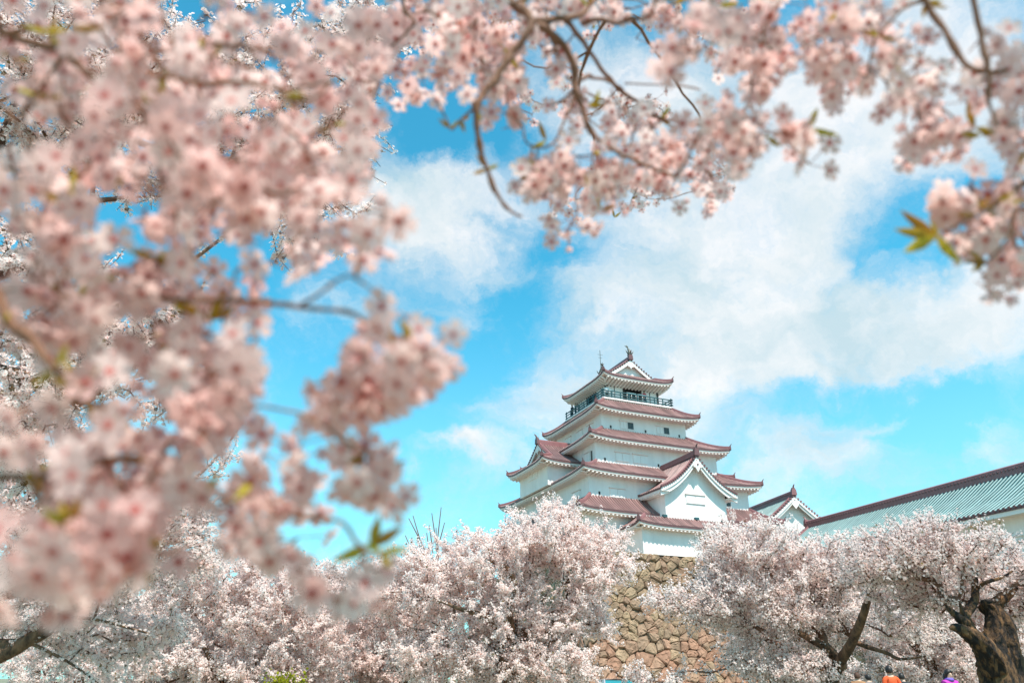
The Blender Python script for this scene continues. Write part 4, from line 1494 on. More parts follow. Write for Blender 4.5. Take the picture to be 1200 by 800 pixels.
    blobs = [(P5(875, 648), (1.0, 1.4, 0.6), 1.3), (P5(955, 665), (1.3, 1.5, 0.6), 1.2), (P5(840, 700), (0.9, 1.2, 0.65), 1.1), (P5(910, 710), (1.4, 1.5, 0.8), 1.2), (P5(1050, 668, 0.4), (0.9, 0.8, 0.45), 0.9),
             (P5(960, 730, 0.6), (0.9, 1.0, 0.6), 0.8), (P5(900, 770), (0.9, 1.2, 0.5), 0.9), (P5(800, 700), (0.6, 0.8, 0.2), 0.7), (P5(1070, 730, 0.6), (0.8, 0.9, 0.45), 0.6), (P5(1010, 668, 0.4), (0.9, 0.8, 0.36), 1.2), (P5(935, 785, -0.6), (0.8, 1.0, 0.35), 0.8), (P5(770, 705, 0.3), (0.5, 0.6, 0.22), 0.6), (P5(770, 795, 0), (0.7, 0.8, 0.25), 0.6)]
    cherry_tree('cherry_tree', (b0.x, b0.y), limbs, blobs, 'cherry tree with a straight leaning stem, right of the exposed stone base', 37, 760, dens=0.95, fsize=0.022, twig_len=0.4, spread=0.07)

    # T5: old pollarded trunk at the right edge
    Y6 = 14.5
    a = lambda px, py, dy=0.0: at(px, py, Y6 + dy)
    P6 = lambda px, py, dy=0: tuple(at(px, py, Y6 + dy))
    b0 = Vector((at(1172, 795, Y6).x, Y6, gz(0, Y6)))
    limbs = [([b0 - Vector((0, 0, 0.3)), b0 + Vector((0.0, 0, 0.8)), a(1170, 785), a(1166, 762), a(1170, 742), a(1168, 722), a(1160, 710), a(1150, 706)], [0.48, 0.37, 0.31, 0.26, 0.22, 0.185, 0.13, 0.05]),
             ([a(1164, 780, -0.1), a(1154, 760, -0.3), a(1142, 747, -0.4), a(1130, 739, -0.45), a(1120, 735, -0.5), a(1113, 736, -0.5)], [0.26, 0.19, 0.15, 0.11, 0.075, 0.025]),
             ([a(1158, 716), a(1166, 709, 0.1), a(1174, 702, 0.1), a(1184, 692, 0.2), a(1196, 676, 0.3), a(1212, 668, 0.4)], [0.14, 0.12, 0.10, 0.085, 0.06, 0.03]),
             ([a(1138, 745, -0.4), a(1133, 732, -0.35), a(1130, 722, -0.3), a(1137, 712, -0.2), a(1142, 702, -0.1), a(1143, 688, 0), a(1142, 670, 0.1), a(1143, 650, 0.1), a(1157, 640, 0.1)], [0.14, 0.11, 0.09, 0.08, 0.07, 0.06, 0.045, 0.032, 0.012]),
             ([a(1132, 730, -0.4), a(1122, 722, -0.5), a(1113, 714, -0.5), a(1108, 708, -0.5)], [0.10, 0.075, 0.05, 0.012]),
             ([a(1131, 726, -0.35), a(1127, 714, -0.4), a(1124, 700, -0.4)], [0.06, 0.035, 0.01]),
             ([a(1143, 690, 0), a(1155, 682, -0.2), a(1175, 676, -0.3), a(1192, 664, -0.3)], [0.045, 0.035, 0.025, 0.01]),
             ([a(1168, 716, -0.05), a(1178, 726, -0.12), a(1183, 745, -0.1), a(1184, 765, -0.05), a(1192, 800, 0)], [0.10, 0.12, 0.14, 0.18, 0.25])]
    blobs = [(P6(1085, 645), (1.2, 1.2, 0.5), 1.4), (P6(1030, 662), (0.8, 1.0, 0.4), 0.9), (P6(1150, 655, 0.4), (1.0, 1.0, 0.42), 1.1), (P6(1060, 690, 0.8), (0.8, 1.0, 0.5), 0.9), (P6(1220, 690), (0.8, 1.2, 0.7), 1), (P6(1110, 690, 1.0), (0.8, 1.0, 0.5), 0.8)]
    cherry_tree('old_cherry_tree', (b0.x, b0.y), limbs, blobs, 'old cherry tree at the right edge with a thick gnarled cut trunk', 38, 460, dens=0.7, fsize=0.021, kind='mid', bark='bark_old', twig_len=0.36, spread=0.06, trunk_wob=0.12, furrow=0.16)

    filler(905, 34, [(880, 655, 2.2, 1.6, 1), (960, 695, 3, 1.6, 1), (1010, 705, 2.6, 1.7, 1), (880, 740, 1.6, 1.8, 0.7), (950, 750, 3, 1.6, 1)], 'cherry tree farther back beside the stone base, below the entrance tower', 39, 560)
    filler(1090, 29, [(1080, 680, 2.6, 1.5, 1), (1140, 705, 2.6, 1.5, 1), (1050, 720, 2.4, 1.5, 1), (1110, 750, 3, 1.2, 1), (1190, 720, 2.2, 1.6, 1), (1060, 785, 3, 0.6, 0.9), (1140, 780, 2.4, 0.7, 0.9)], 'cherry tree behind the visitors, in front of the rampart', 40, 640)

    # T0: tall tree close by on the left, sharp twigs seen between the nearest sprays
    Y7 = 6.2
    a = lambda px, py, dy=0.0: at(px, py, Y7 + dy)
    P7 = lambda px, py, dy=0: tuple(at(px, py, Y7 + dy))
    b0 = Vector((-5.4, Y7 + 0.2, 0))
    limbs = [([b0 - Vector((0, 0, 0.3)), b0 + Vector((0.05, 0, 1.2)), Vector((-5.2, Y7, 2.4)), a(-75, 420), a(-55, 330), a(-10, 200), a(40, 60), a(90, -60)], [0.26, 0.22, 0.18, 0.12, 0.075, 0.045, 0.03, 0.02]),
             ([a(-60, 430), a(20, 440), a(90, 470), a(130, 445), a(200, 400), a(240, 330)], [0.10, 0.07, 0.05, 0.035, 0.02, 0.01]),
             ([a(-20, 330), a(80, 300), a(180, 330), a(280, 265), a(350, 250), a(400, 230)], [0.06, 0.035, 0.022, 0.014, 0.009, 0.005]),
             ([a(20, 220), a(120, 150), a(240, 90), a(340, 40), a(420, 20)], [0.06, 0.035, 0.022, 0.014, 0.007]),
             ([a(120, 150), a(240, 190), a(350, 180), a(440, 170)], [0.04, 0.03, 0.02, 0.008])]
    blobs = [(P7(150, 10), (0.9, 0.9, 0.5), 0.9), (P7(10, 20), (0.6, 0.8, 0.5), 0.8), (P7(60, 120), (1.0, 1.0, 1.0), 1), (P7(200, 150), (1.0, 1.0, 0.9), 0.9), (P7(340, 110), (0.9, 0.9, 0.8), 0.9), (P7(430, 40), (0.5, 0.6, 0.5), 0.7), (P7(360, 265), (0.55, 0.6, 0.22), 1.1), (P7(150, 400), (0.7, 0.7, 0.6), 1),
             (P7(40, 350), (0.8, 0.8, 0.8), 0.9), (P7(30, 500), (0.5, 0.6, 0.4), 0.9), (P7(420, 180), (0.25, 0.4, 0.25), 1.0), (P7(265, 440), (0.12, 0.2, 0.1), 0.6)]
    cherry_tree('cherry_tree', (b0.x, b0.y), limbs, blobs, 'tall cherry tree at upper left, sharp twigs showing between the blurred blossoms', 41, 620, dens=1.25, rscale=0.6, fsize=0.020, kind='mid', twig_len=0.3, spread=0.055, leaf=0.04, tips=3)


build_trees()

# ------------------------------------------------------------------ near boughs (out of focus)
NEAR_MATS = [M['petal_near'], M['petal_core'], M['calyx']]


def leaf_tuft(parent, org, p, rng, n=3, size=0.03, dirs=None):
    b = MB()
    for i in range(n):
        d = Vector(dirs[i]) if dirs else Vector((rng.uniform(-1, 1), rng.uniform(-0.6, 0.6), rng.uniform(-0.7, 1)))
        d.normalize()
        lat = d.cross(Vector((0, 1, 0.2))).normalized()
        nrm = lat.cross(d)
        L, W = size * rng.uniform(0.9, 1.35), size * 0.17
        o = Vector(p) - org
        prof_ = [(0, 0.05), (0.2, 0.7), (0.45, 1.0), (0.75, 0.62), (1.0, 0.02)]
        c = rng.random()
        Lf, Md, Rt = [], [], []
        for (t, w) in prof_:
            q = o + d * (L * t) + nrm * (-0.10 * L * t * t)
            Lf.append(q + lat * (W * w) + nrm * (W * 0.25 * w)); Md.append(q); Rt.append(q - lat * (W * w) + nrm * (W * 0.25 * w))
        b.grid([Lf, Md, Rt], 0, c)
    return b.build('leaf_tuft', M['leaf'], parent)


def bough(tree, org, name, paths, blobs, seed, leaves=(), gaps=(), fsize=0.0162, dk=0.62, face=(0, -0.75, -0.50), twig_r=0.0013):
    """paths: (points (px, py, depth), r0, r1); blobs: (px, py, rx, ry, d0, d1, clusters)"""
    rng = np.random.default_rng(seed)
    prng = random.Random(seed)
    org = Vector(org)
    wb = MB()
    nodes = []
    for pts, r0, r1 in paths:
        P = [cp(p[0], p[1], p[2] * 0.92) for p in pts]
        r0, r1 = r0 * 1.05, r1 * 1.1
        R = [r0 + (r1 - r0) * i / (len(P) - 1) for i in range(len(P))]
        for _ in range(2):
            Q, RR = [P[0]], [R[0]]
            for k in range(len(P) - 1):
                a = P[max(k - 1, 0)]; b_ = P[k]; c = P[k + 1]; d = P[min(k + 2, len(P) - 1)]
                m = (b_ + c) * 0.5625 - (a + d) * 0.0625
                m += Vector((prng.uniform(-1, 1), prng.uniform(-1, 1), prng.uniform(-1, 1))) * (c - b_).length * 0.065
                Q += [m, c]; RR += [(R[k] + R[k + 1]) / 2, R[k + 1]]
            P, R = Q, RR
        wb.tube([p - org for p in P], [r * prng.uniform(0.86, 1.12) * (1.45 if prng.random() < 0.14 else 1) for r in R], 8, 0, wob=0.08, rng=prng)
        nodes += [np.array(p) for p in P]
    A = [n for n in nodes]
    t0, t1, tr0, tr1 = [], [], [], []
    fp, fn, fs = [], [], []
    s0, s1 = [], []
    for (px, py, rx, ry, d0, d1, ncl) in blobs:
        for _ in range(max(1, round(ncl * dk))):
            for _try in range(8):
                a, r = rng.uniform(0, 2 * math.pi), math.sqrt(rng.random())
                qx, qy = px + rx * r * math.cos(a), py + ry * r * math.sin(a)
                if not any(((qx - g[0]) / g[2]) ** 2 + ((qy - g[1]) / g[3]) ** 2 < 1 for g in gaps): break
            else:
                continue
            d = rng.uniform(d0, d1)
            c = np.array(cp(qx, qy, d))
            AA = np.array(A)
            j = int(np.argmin(np.linalg.norm(AA - c, axis=1)))
            L = np.linalg.norm(c - AA[j])
            n = max(2, min(8, int(L / 0.03)))
            Q = bend_path(AA[j], c, n, rng, sag=-0.05, wob=0.12)
            prev = AA[j]
            for k, q in enumerate(Q):
                t0.append(prev); t1.append(q)
                tr0.append(twig_r * (1.25 - 0.35 * k / n)); tr1.append(twig_r * (1.25 - 0.35 * (k + 1) / n))
                A.append(q); prev = q
            for _f in range(int(rng.integers(3, 7))):
                dv = rng.normal(size=3) + np.array([0, -0.25, -0.75])
                dv /= np.linalg.norm(dv)
                pl = rng.uniform(0.018, 0.040)
                e = c + dv * pl
                # stay clear of the sky gaps
                ev = Vector(e) - Vector((0, 0, CAMZ))
                dep = ev.y * math.cos(PITCH) + ev.z * math.sin(PITCH)
                upz = -ev.y * math.sin(PITCH) + ev.z * math.cos(PITCH)
                sx, sy = 600 + FPX * ev.x / dep, 400 - FPX * upz / dep
                if any(((sx - g[0]) / g[2]) ** 2 + ((sy - g[1]) / g[3]) ** 2 < 1 for g in gaps): continue
                s0.append(c); s1.append(e)
                fn.append(dv * 0.7 + np.array(face) + rng.normal(size=3) * 0.42)
                fp.append(e + dv * fsize * 0.5); fs.append(fsize * rng.uniform(0.82, 1.12))
    w = wb.build(name, M['twig_near'], tree, smooth=True)
    o = np.array(org)
    V1, F1 = prisms(np.array(t0) - o, np.array(t1) - o, tr0, tr1, 5)
    tag(np_obj('twigs', V1, F1, [M['twig_near']], w), kind='stuff')
    fp, fn, fs = np.array(fp), np.array(fn), np.array(fs)
    V2, F2 = prisms(np.array(s0) - o, np.array(s1) - o, np.full(len(s0), 0.0006), np.full(len(s0), 0.0008), 3)
    tag(np_obj('flower_stalks', V2, F2, [M['calyx']], w, rnd=rng.random(len(F2))), kind='stuff')
    tag(flower_mesh('blossoms', w, fp - o, fn, fs, 'near', NEAR_MATS, rng), kind='stuff')
    for _ in range(13):
        q = A[int(rng.integers(len(A)))]
        leaf_tuft(w, org, Vector(q), prng, int(rng.integers(1, 4)), 0.021)
    for lf in leaves:
        (lx, ly, ld, n, size) = lf[:5]
        leaf_tuft(w, org, cp(lx, ly, ld), prng, n, size, lf[5] if len(lf) > 5 else None)
    return w


def overhead_crown(tree, org, blobs, seed, n):
    """the rest of the crown over the photographer's head"""
    rng = np.random.default_rng(seed)
    pos = []
    while len(pos) < n:
        c, r = blobs[int(rng.integers(len(blobs)))]
        k = np.array(c) + rng.normal(size=3) * np.array(r) * 0.5
        q = k + rng.normal(size=(40, 3)) * 0.11
        for p in q:
            v = p - np.array([0, 0, CAMZ])
            dep = v[1] * math.cos(PITCH) + v[2] * math.sin(PITCH)
            up_ = -v[1] * math.sin(PITCH) + v[2] * math.cos(PITCH)
            if dep > -0.1 and abs(v[0]) < 0.85 * dep + 0.35 and abs(up_) < 0.62 * dep + 0.35: continue
            pos.append(p)
    pos = np.array(pos[:n])
    return flower_mesh('crown', tree, pos - np.array(org), rng.normal(size=pos.shape), np.full(len(pos), 0.03), 'far', [M['petal'], M['leaf_small']], rng, 0.04)


def build_near():
    # left tree: stands just left of the camera, its boughs hang across the left of the picture
    org = (-1.9, 0.1, 0)
    A = empty('overhanging_cherry_tree', org, 0, 'pale pink blossoms hanging close and blurred over the left of the view', 'tree', 'cherry boughs hanging close overhead')
    tb = MB()
    o = Vector(org)
    tb.tube([Vector((0, 0, -0.3)), Vector((0.02, 0, 0.6)), Vector((0.1, 0, 1.3)), Vector((0.15, 0.02, 2.0)), Vector((0.3, 0.1, 2.9)), Vector((0.6, 0.1, 3.8))], [0.22, 0.17, 0.15, 0.13, 0.10, 0.06], 12, wob=0.05)
    for e, m in ((cp(-10, 335, 0.66), 1.5), (cp(-10, 20, 0.85), 2.3), (cp(-15, 560, 0.7), 1.35), (cp(140, -20, 0.8), 2.6)):
        s = Vector((0.12, 0, m))
        tb.tube([s, (s + e - o) / 2 + Vector((0, 0, 0.12)), e - o], [0.05, 0.022, 0.006], 8, wob=0.04)
    tb.build('trunk', M['bark'], A, smooth=True)
    G = [(268, 290, 30, 22), (330, 335, 26, 16), (360, 385, 55, 22), (325, 430, 20, 34), (300, 470, 16, 26), (412, 340, 16, 12), (48, 60, 20, 12), (58, 210, 22, 8), (92, 98, 14, 10), (205, 130, 10, 8), (100, 148, 16, 10), (345, 470, 18, 12),
         (30, 455, 28, 22), (160, 365, 18, 18), (285, 520, 22, 22), (385, 580, 14, 14), (270, 555, 18, 14), (430, 600, 30, 22), (345, 600, 10, 10), (30, 570, 24, 16), (240, 595, 20, 14), (320, 65, 14, 8), (295, 75, 10, 10), (250, 560, 22, 34), (225, 625, 60, 16), (20, 600, 26, 34), (250, 690, 120, 34), (60, 440, 16, 20), (170, 480, 10, 12), (120, 300, 12, 8), (15, 130, 14, 20), (110, 245, 14, 8), (190, 215, 10, 10), (385, 40, 22, 10), (400, 150, 14, 12), (340, 165, 12, 8), (250, 130, 8, 10), (445, 110, 10, 10), (512, 345, 26, 22), (550, 385, 22, 20), (85, 60, 10, 12), (150, 215, 12, 8), (60, 300, 10, 10), (230, 240, 10, 8)]
    bough(A, org, 'bough', [
        ([(-10, 335, 0.66), (12, 380, 0.64), (40, 402, 0.63), (75, 440, 0.62), (100, 470, 0.63), (128, 472, 0.64)], 0.0045, 0.002),
        ([(0, 345, 0.7), (60, 345, 0.7), (125, 347, 0.72), (190, 350, 0.72), (290, 353, 0.72), (350, 360, 0.70), (420, 370, 0.68), (428, 405, 0.68), (432, 425, 0.68)], 0.003, 0.0012),
        ([(350, 360, 0.70), (380, 340, 0.69), (406, 322, 0.68)], 0.0014, 0.001),
        ([(406, 322, 0.68), (430, 335, 0.68), (452, 350, 0.67)], 0.001, 0.0008)],
        [(75, 330, 90, 45, 0.60, 0.85, 14), (190, 335, 80, 50, 0.60, 0.85, 16), (250, 400, 60, 50, 0.6, 0.8, 14), (200, 430, 90, 50, 0.58, 0.8, 14), (440, 268, 26, 24, 0.64, 0.70, 4), (395, 262, 22, 16, 0.66, 0.72, 2),
         (470, 392, 26, 46, 0.62, 0.70, 9), (450, 430, 50, 24, 0.63, 0.72, 7), (388, 460, 30, 26, 0.64, 0.72, 5), (110, 470, 90, 50, 0.56, 0.7, 10), (330, 310, 30, 14, 0.66, 0.74, 2), (60, 280, 70, 40, 0.62, 0.9, 8), (330, 250, 80, 40, 0.7, 0.95, 9)], 101,
        leaves=[(100, 468, 0.6, 3, 0.035), (245, 375, 0.7, 3, 0.028), (82, 233, 0.66, 2, 0.024)], gaps=G)
    bough(A, org, 'bough', [
        ([(-10, 20, 0.85), (30, 48, 0.82), (75, 58, 0.80), (100, 85, 0.8), (130, 102, 0.8), (160, 95, 0.78), (220, 95, 0.76), (290, 97, 0.75), (325, 106, 0.75), (395, 95, 0.74)], 0.0045, 0.0014),
        ([(75, 58, 0.80), (55, 100, 0.8), (30, 130, 0.82), (10, 170, 0.82)], 0.002, 0.001),
        ([(0, 52, 0.9), (40, 90, 0.88), (75, 140, 0.86), (110, 160, 0.85)], 0.002, 0.001),
        ([(140, -20, 0.8), (170, 5, 0.78), (195, 30, 0.77), (207, 60, 0.76)], 0.002, 0.0012),
        ([(245, 53, 0.78), (290, 56, 0.78), (345, 64, 0.78)], 0.0022, 0.0016),
        ([(0, 42, 0.8), (45, 32, 0.8), (80, 52, 0.79)], 0.0026, 0.0016),
        ([(75, 58, 0.78), (62, 82, 0.78), (48, 102, 0.78), (28, 132, 0.78), (40, 178, 0.78)], 0.0018, 0.001),
        ([(-5, 115, 0.8), (12, 135, 0.8), (30, 172, 0.8), (42, 192, 0.8)], 0.0018, 0.0009),
        ([(115, -8, 0.85), (140, 10, 0.85), (164, 20, 0.85)], 0.0022, 0.001),
        ([(160, 122, 0.76), (170, 138, 0.76), (184, 166, 0.76)], 0.0016, 0.0009),
        ([(240, 18, 0.8), (262, 34, 0.8), (290, 56, 0.8)], 0.0018, 0.001),
        ([(233, 75, 0.78), (240, 52, 0.78), (246, 40, 0.78)], 0.0014, 0.001),
        ([(325, 106, 0.74), (345, 118, 0.74), (372, 112, 0.74), (392, 92, 0.74)], 0.0016, 0.0012),
        ([(-5, 190, 0.8), (20, 200, 0.8), (60, 190, 0.8), (78, 160, 0.8)], 0.0014, 0.0008),
        ([(130, 102, 0.8), (140, 60, 0.8), (132, 20, 0.8)], 0.002, 0.001),
        ([(200, 180, 0.72), (205, 240, 0.72), (220, 292, 0.71), (250, 320, 0.71)], 0.0016, 0.001)],
        [(150, 60, 150, 60, 0.64, 1.0, 34), (60, 150, 80, 90, 0.64, 1.0, 16), (200, 180, 120, 80, 0.60, 0.9, 34), (320, 140, 100, 80, 0.66, 1.0, 26), (330, 40, 110, 45, 0.7, 1.1, 20), (415, 95, 50, 70, 0.85, 1.2, 14), (300, 215, 100, 40, 0.62, 0.9, 14), (100, 230, 100, 40, 0.62, 0.85, 12), (420, 185, 30, 18, 0.9, 1.1, 3)], 102,
        leaves=[(80, 32, 0.62, 2, 0.024), (180, 120, 0.72, 3, 0.028), (245, 70, 0.75, 2, 0.022), (430, 40, 0.9, 2, 0.025)], gaps=G)
    bough(A, org, 'bough', [
        ([(-15, 560, 0.7), (40, 560, 0.68), (120, 540, 0.66), (200, 545, 0.66), (280, 590, 0.66), (330, 600, 0.66), (400, 610, 0.66), (430, 650, 0.66), (448, 645, 0.66)], 0.0035, 0.001),
        ([(200, 545, 0.66), (260, 480, 0.66), (330, 480, 0.68), (400, 515, 0.68), (440, 535, 0.68)], 0.0018, 0.0008),
        ([(40, 560, 0.66), (90, 640, 0.6), (170, 655, 0.58), (210, 640, 0.58)], 0.002, 0.001)],
        [(250, 520, 60, 60, 0.6, 0.75, 15), (120, 560, 120, 45, 0.52, 0.72, 18), (200, 600, 90, 40, 0.55, 0.72, 14), (310, 560, 50, 40, 0.6, 0.74, 9), (375, 525, 36, 24, 0.64, 0.72, 5), (445, 545, 24, 24, 0.64, 0.72, 4), (420, 560, 30, 26, 0.64, 0.72, 4),
         (405, 668, 26, 18, 0.6, 0.68, 4), (340, 645, 30, 22, 0.6, 0.7, 4), (50, 640, 70, 34, 0.48, 0.6, 9), (130, 632, 60, 28, 0.48, 0.6, 8), (25, 600, 60, 40, 0.5, 0.64, 7)], 103,
        leaves=[(435, 640, 0.66, 3, 0.03, [(1, -0.1, 0.6), (0.2, 0, 1), (-0.8, 0, -0.3)]), (425, 533, 0.68, 2, 0.02), (165, 655, 0.6, 2, 0.03), (30, 555, 0.62, 2, 0.03)], gaps=G)
    overhead_crown(A, org, [((-2.4, 0.2, 3.7), (0.9, 1.0, 0.7)), ((-2.2, -1.2, 3.4), (0.9, 0.8, 0.7)), ((-1.5, 0.2, 4.3), (0.8, 0.8, 0.4))], 7, 7000)

    # right tree: stands behind the camera on the right
    org = (2.3, -1.4, 0)
    B = empty('overhanging_cherry_tree', org, 0, 'blossom boughs hanging from above into the top centre and the right edge', 'tree', 'cherry boughs hanging close overhead')
    tb = MB()
    o = Vector(org)
    tb.tube([Vector((0, 0, -0.3)), Vector((0, 0, 0.7)), Vector((-0.1, 0.05, 1.6)), Vector((-0.2, 0.15, 2.4)), Vector((-0.5, 0.4, 3.2)), Vector((-0.9, 0.8, 4.0))], [0.24, 0.19, 0.17, 0.15, 0.11, 0.07], 12, wob=0.05)
    for e, s, r in ((cp(580, -15, 1.2), Vector((-0.5, 0.4, 3.2)), 0.010), (cp(1080, -15, 1.0), Vector((-0.2, 0.15, 2.4)), 0.007), (cp(1215, 200, 0.95), Vector((-0.1, 0.05, 1.7)), 0.006), (cp(800, -20, 1.3), Vector((-0.6, 0.5, 3.4)), 0.007), (cp(700, -20, 2.6), Vector((-0.9, 0.8, 4.0)), 0.01)):
        q = e - o
        md = (s + q) / 2 + Vector((0.06, -0.05, 0.16))
        pts = [s * ((1 - t) ** 2) + md * (2 * t * (1 - t)) + q * (t * t) for t in [i / 9 for i in range(10)]]
        pts = [p + Vector((random.Random(i).uniform(-1, 1), random.Random(i + 50).uniform(-1, 1), random.Random(i + 90).uniform(-1, 1))) * (0.012 if 0 < i < 9 else 0) for i, p in enumerate(pts)]
        tb.tube(pts, [0.036 + (r - 0.036) * (i / 9) ** 0.7 for i in range(10)], 9, wob=0.05)
    tb.build('trunk', M['bark'], B, smooth=True)
    GB = [(545, 135, 22, 22), (560, 150, 14, 30), (650, 150, 24, 16), (735, 70, 40, 22), (790, 95, 40, 10), (820, 110, 30, 14), (625, 75, 12, 24), (655, 45, 14, 14), (505, 130, 16, 20), (590, 205, 18, 40), (715, 30, 16, 12), (860, 90, 16, 14)]
    bough(B, org, 'bough', [
        ([(580, -15, 1.2), (596, 0, 1.18), (622, 26, 1.15), (600, 60, 1.14), (580, 95, 1.12), (558, 124, 1.1), (562, 170, 1.1), (573, 205, 1.1), (587, 235, 1.1), (612, 254, 1.1)], 0.0075, 0.0016),
        ([(622, 26, 1.15), (650, 45, 1.2), (672, 75, 1.22), (674, 105, 1.22), (684, 130, 1.22), (698, 160, 1.2), (720, 176, 1.18), (760, 195, 1.16), (792, 208, 1.15)], 0.006, 0.0018),
        ([(625, 25, 1.16), (663, 22, 1.2), (690, 8, 1.25), (705, -15, 1.3)], 0.005, 0.003),
        ([(663, 24, 1.2), (690, 60, 1.3), (715, 92, 1.35), (732, 110, 1.38), (762, 132, 1.4), (790, 142, 1.4), (828, 146, 1.4)], 0.0045, 0.0014),
        ([(674, 100, 1.22), (700, 92, 1.3), (732, 110, 1.38)], 0.003, 0.002),
        ([(642, 25, 1.18), (652, 60, 1.2), (668, 95, 1.22)], 0.003, 0.002),
        ([(682, 28, 1.25), (710, 24, 1.2), (740, 22, 1.1), (765, 14, 1.05)], 0.004, 0.002),
        ([(674, 105, 1.22), (662, 116, 1.22), (645, 124, 1.22)], 0.0018, 0.001),
        ([(674, 110, 1.22), (660, 145, 1.2), (642, 172, 1.18), (618, 168, 1.18), (613, 150, 1.18)], 0.0022, 0.001),
        ([(558, 124, 1.1), (535, 146, 1.1), (528, 150, 1.1), (513, 120, 1.1)], 0.0018, 0.0012),
        ([(468, -12, 1.2), (475, 15, 1.2), (486, 27, 1.2), (470, 45, 1.2), (455, 57, 1.2)], 0.0028, 0.0012),
        ([(532, -12, 1.25), (520, 10, 1.25), (514, 28, 1.25)], 0.0024, 0.001),
        ([(500, 12, 1.2), (522, 26, 1.2), (545, 40, 1.2)], 0.0018, 0.001),
        ([(566, 20, 1.15), (562, 60, 1.15), (575, 88, 1.14)], 0.002, 0.001),
        ([(600, 8, 1.16), (640, -10, 1.2)], 0.003, 0.003),
        ([(674, 105, 1.2), (690, 122, 1.2), (700, 130, 1.2)], 0.0018, 0.0009),
        ([(690, 110, 1.25), (708, 118, 1.25), (724, 120, 1.25)], 0.0016, 0.0009),
        ([(716, 104, 1.3), (730, 128, 1.3), (742, 146, 1.3)], 0.0016, 0.0009),
        ([(698, 162, 1.18), (694, 190, 1.18), (700, 205, 1.18)], 0.0016, 0.0008),
        ([(760, 140, 1.35), (774, 165, 1.35), (790, 190, 1.35)], 0.0014, 0.0008),
        ([(732, 98, 1.3), (780, 100, 1.3), (822, 106, 1.3)], 0.0014, 0.0008),
        ([(820, -20, 1.1), (845, 20, 1.1), (870, 40, 1.1), (905, 60, 1.05)], 0.003, 0.0014)],
        [(545, 55, 55, 55, 1.0, 1.25, 18), (600, 70, 40, 45, 1.05, 1.3, 9), (625, 195, 28, 26, 1.05, 1.2, 5), (655, 205, 45, 26, 1.1, 1.25, 8), (700, 205, 40, 30, 1.1, 1.3, 8), (680, 255, 36, 14, 1.1, 1.2, 3), (765, 165, 60, 30, 1.15, 1.4, 12), (800, 190, 50, 30, 1.15, 1.4, 9),
         (590, 110, 30, 30, 1.1, 1.25, 5), (700, 130, 45, 25, 1.2, 1.4, 6), (810, 40, 24, 30, 0.75, 0.85, 5), (900, 30, 55, 34, 0.95, 1.2, 12), (865, 150, 45, 30, 0.9, 1.15, 9), (900, 120, 36, 40, 0.9, 1.1, 8), (860, 60, 40, 40, 1.2, 1.7, 10), (640, 12, 60, 18, 1.2, 1.5, 8), (740, 12, 60, 16, 1.2, 1.5, 8), (520, 12, 60, 16, 1.1, 1.4, 8), (500, 70, 40, 40, 1.2, 1.5, 6), (650, 60, 30, 30, 1.3, 1.6, 4), (740, 60, 30, 16, 1.4, 1.7, 2), (940, 185, 14, 16, 1.0, 1.1, 1), (850, 10, 60, 14, 1.0, 1.4, 6), (490, 20, 40, 20, 1.1, 1.4, 6), (780, 215, 60, 20, 1.3, 1.6, 6), (840, 205, 24, 20, 1.4, 1.8, 4)], 104,
        leaves=[(790, 5, 0.9, 2, 0.03), (845, 158, 1.0, 1, 0.03, [(-1, 0, 0.2)]), (690, 215, 1.1, 2, 0.03), (703, 245, 1.1, 2, 0.026), (948, 150, 1.0, 2, 0.03, [(0.5, 0, 1), (1, 0, -0.4)]), (915, 172, 1.0, 1, 0.026, [(-0.6, 0, 0.6)]), (590, 55, 1.1, 2, 0.03), (590, 108, 1.1, 2, 0.03), (842, 5, 1.0, 1, 0.03), (640, 165, 1.18, 2, 0.026)], gaps=GB, fsize=0.0165, dk=0.72)
    # smaller, sharper sprays further up
    bough(B, org, 'bough', [
        ([(700, -20, 2.6), (720, 10, 2.7), (760, 50, 2.8), (800, 110, 2.9), (830, 160, 3.0), (850, 200, 3.0)], 0.008, 0.002),
        ([(720, 10, 2.7), (690, 60, 2.8), (680, 120, 2.9), (700, 190, 3.0), (690, 240, 3.0)], 0.006, 0.002),
        ([(800, -20, 3.0), (850, 30, 3.0), (880, 90, 3.0)], 0.005, 0.002), ([(690, 60, 2.8), (640, 80, 2.8), (600, 60, 2.8)], 0.004, 0.002)],
        [(840, 190, 30, 36, 2.8, 3.3, 10), (760, 215, 60, 26, 2.7, 3.2, 10), (700, 230, 60, 30, 2.6, 3.2, 9), (690, 100, 40, 40, 2.7, 3.2, 6), (760, 120, 50, 30, 2.8, 3.4, 7), (620, 100, 40, 40, 2.6, 3.2, 7), (790, 30, 60, 24, 2.8, 3.4, 7), (880, 60, 40, 50, 2.8, 3.4, 9), (660, 20, 60, 18, 2.6, 3.2, 6), (560, 40, 60, 34, 2.6, 3.2, 8), (470, 40, 50, 30, 2.6, 3.2, 7)], 105,
        leaves=[(745, 230, 3.0, 2, 0.03), (720, 255, 3.0, 2, 0.03)], gaps=[(735, 70, 30, 16), (545, 135, 24, 24), (790, 95, 40, 8)], fsize=0.0185, twig_r=0.0018, dk=0.9)
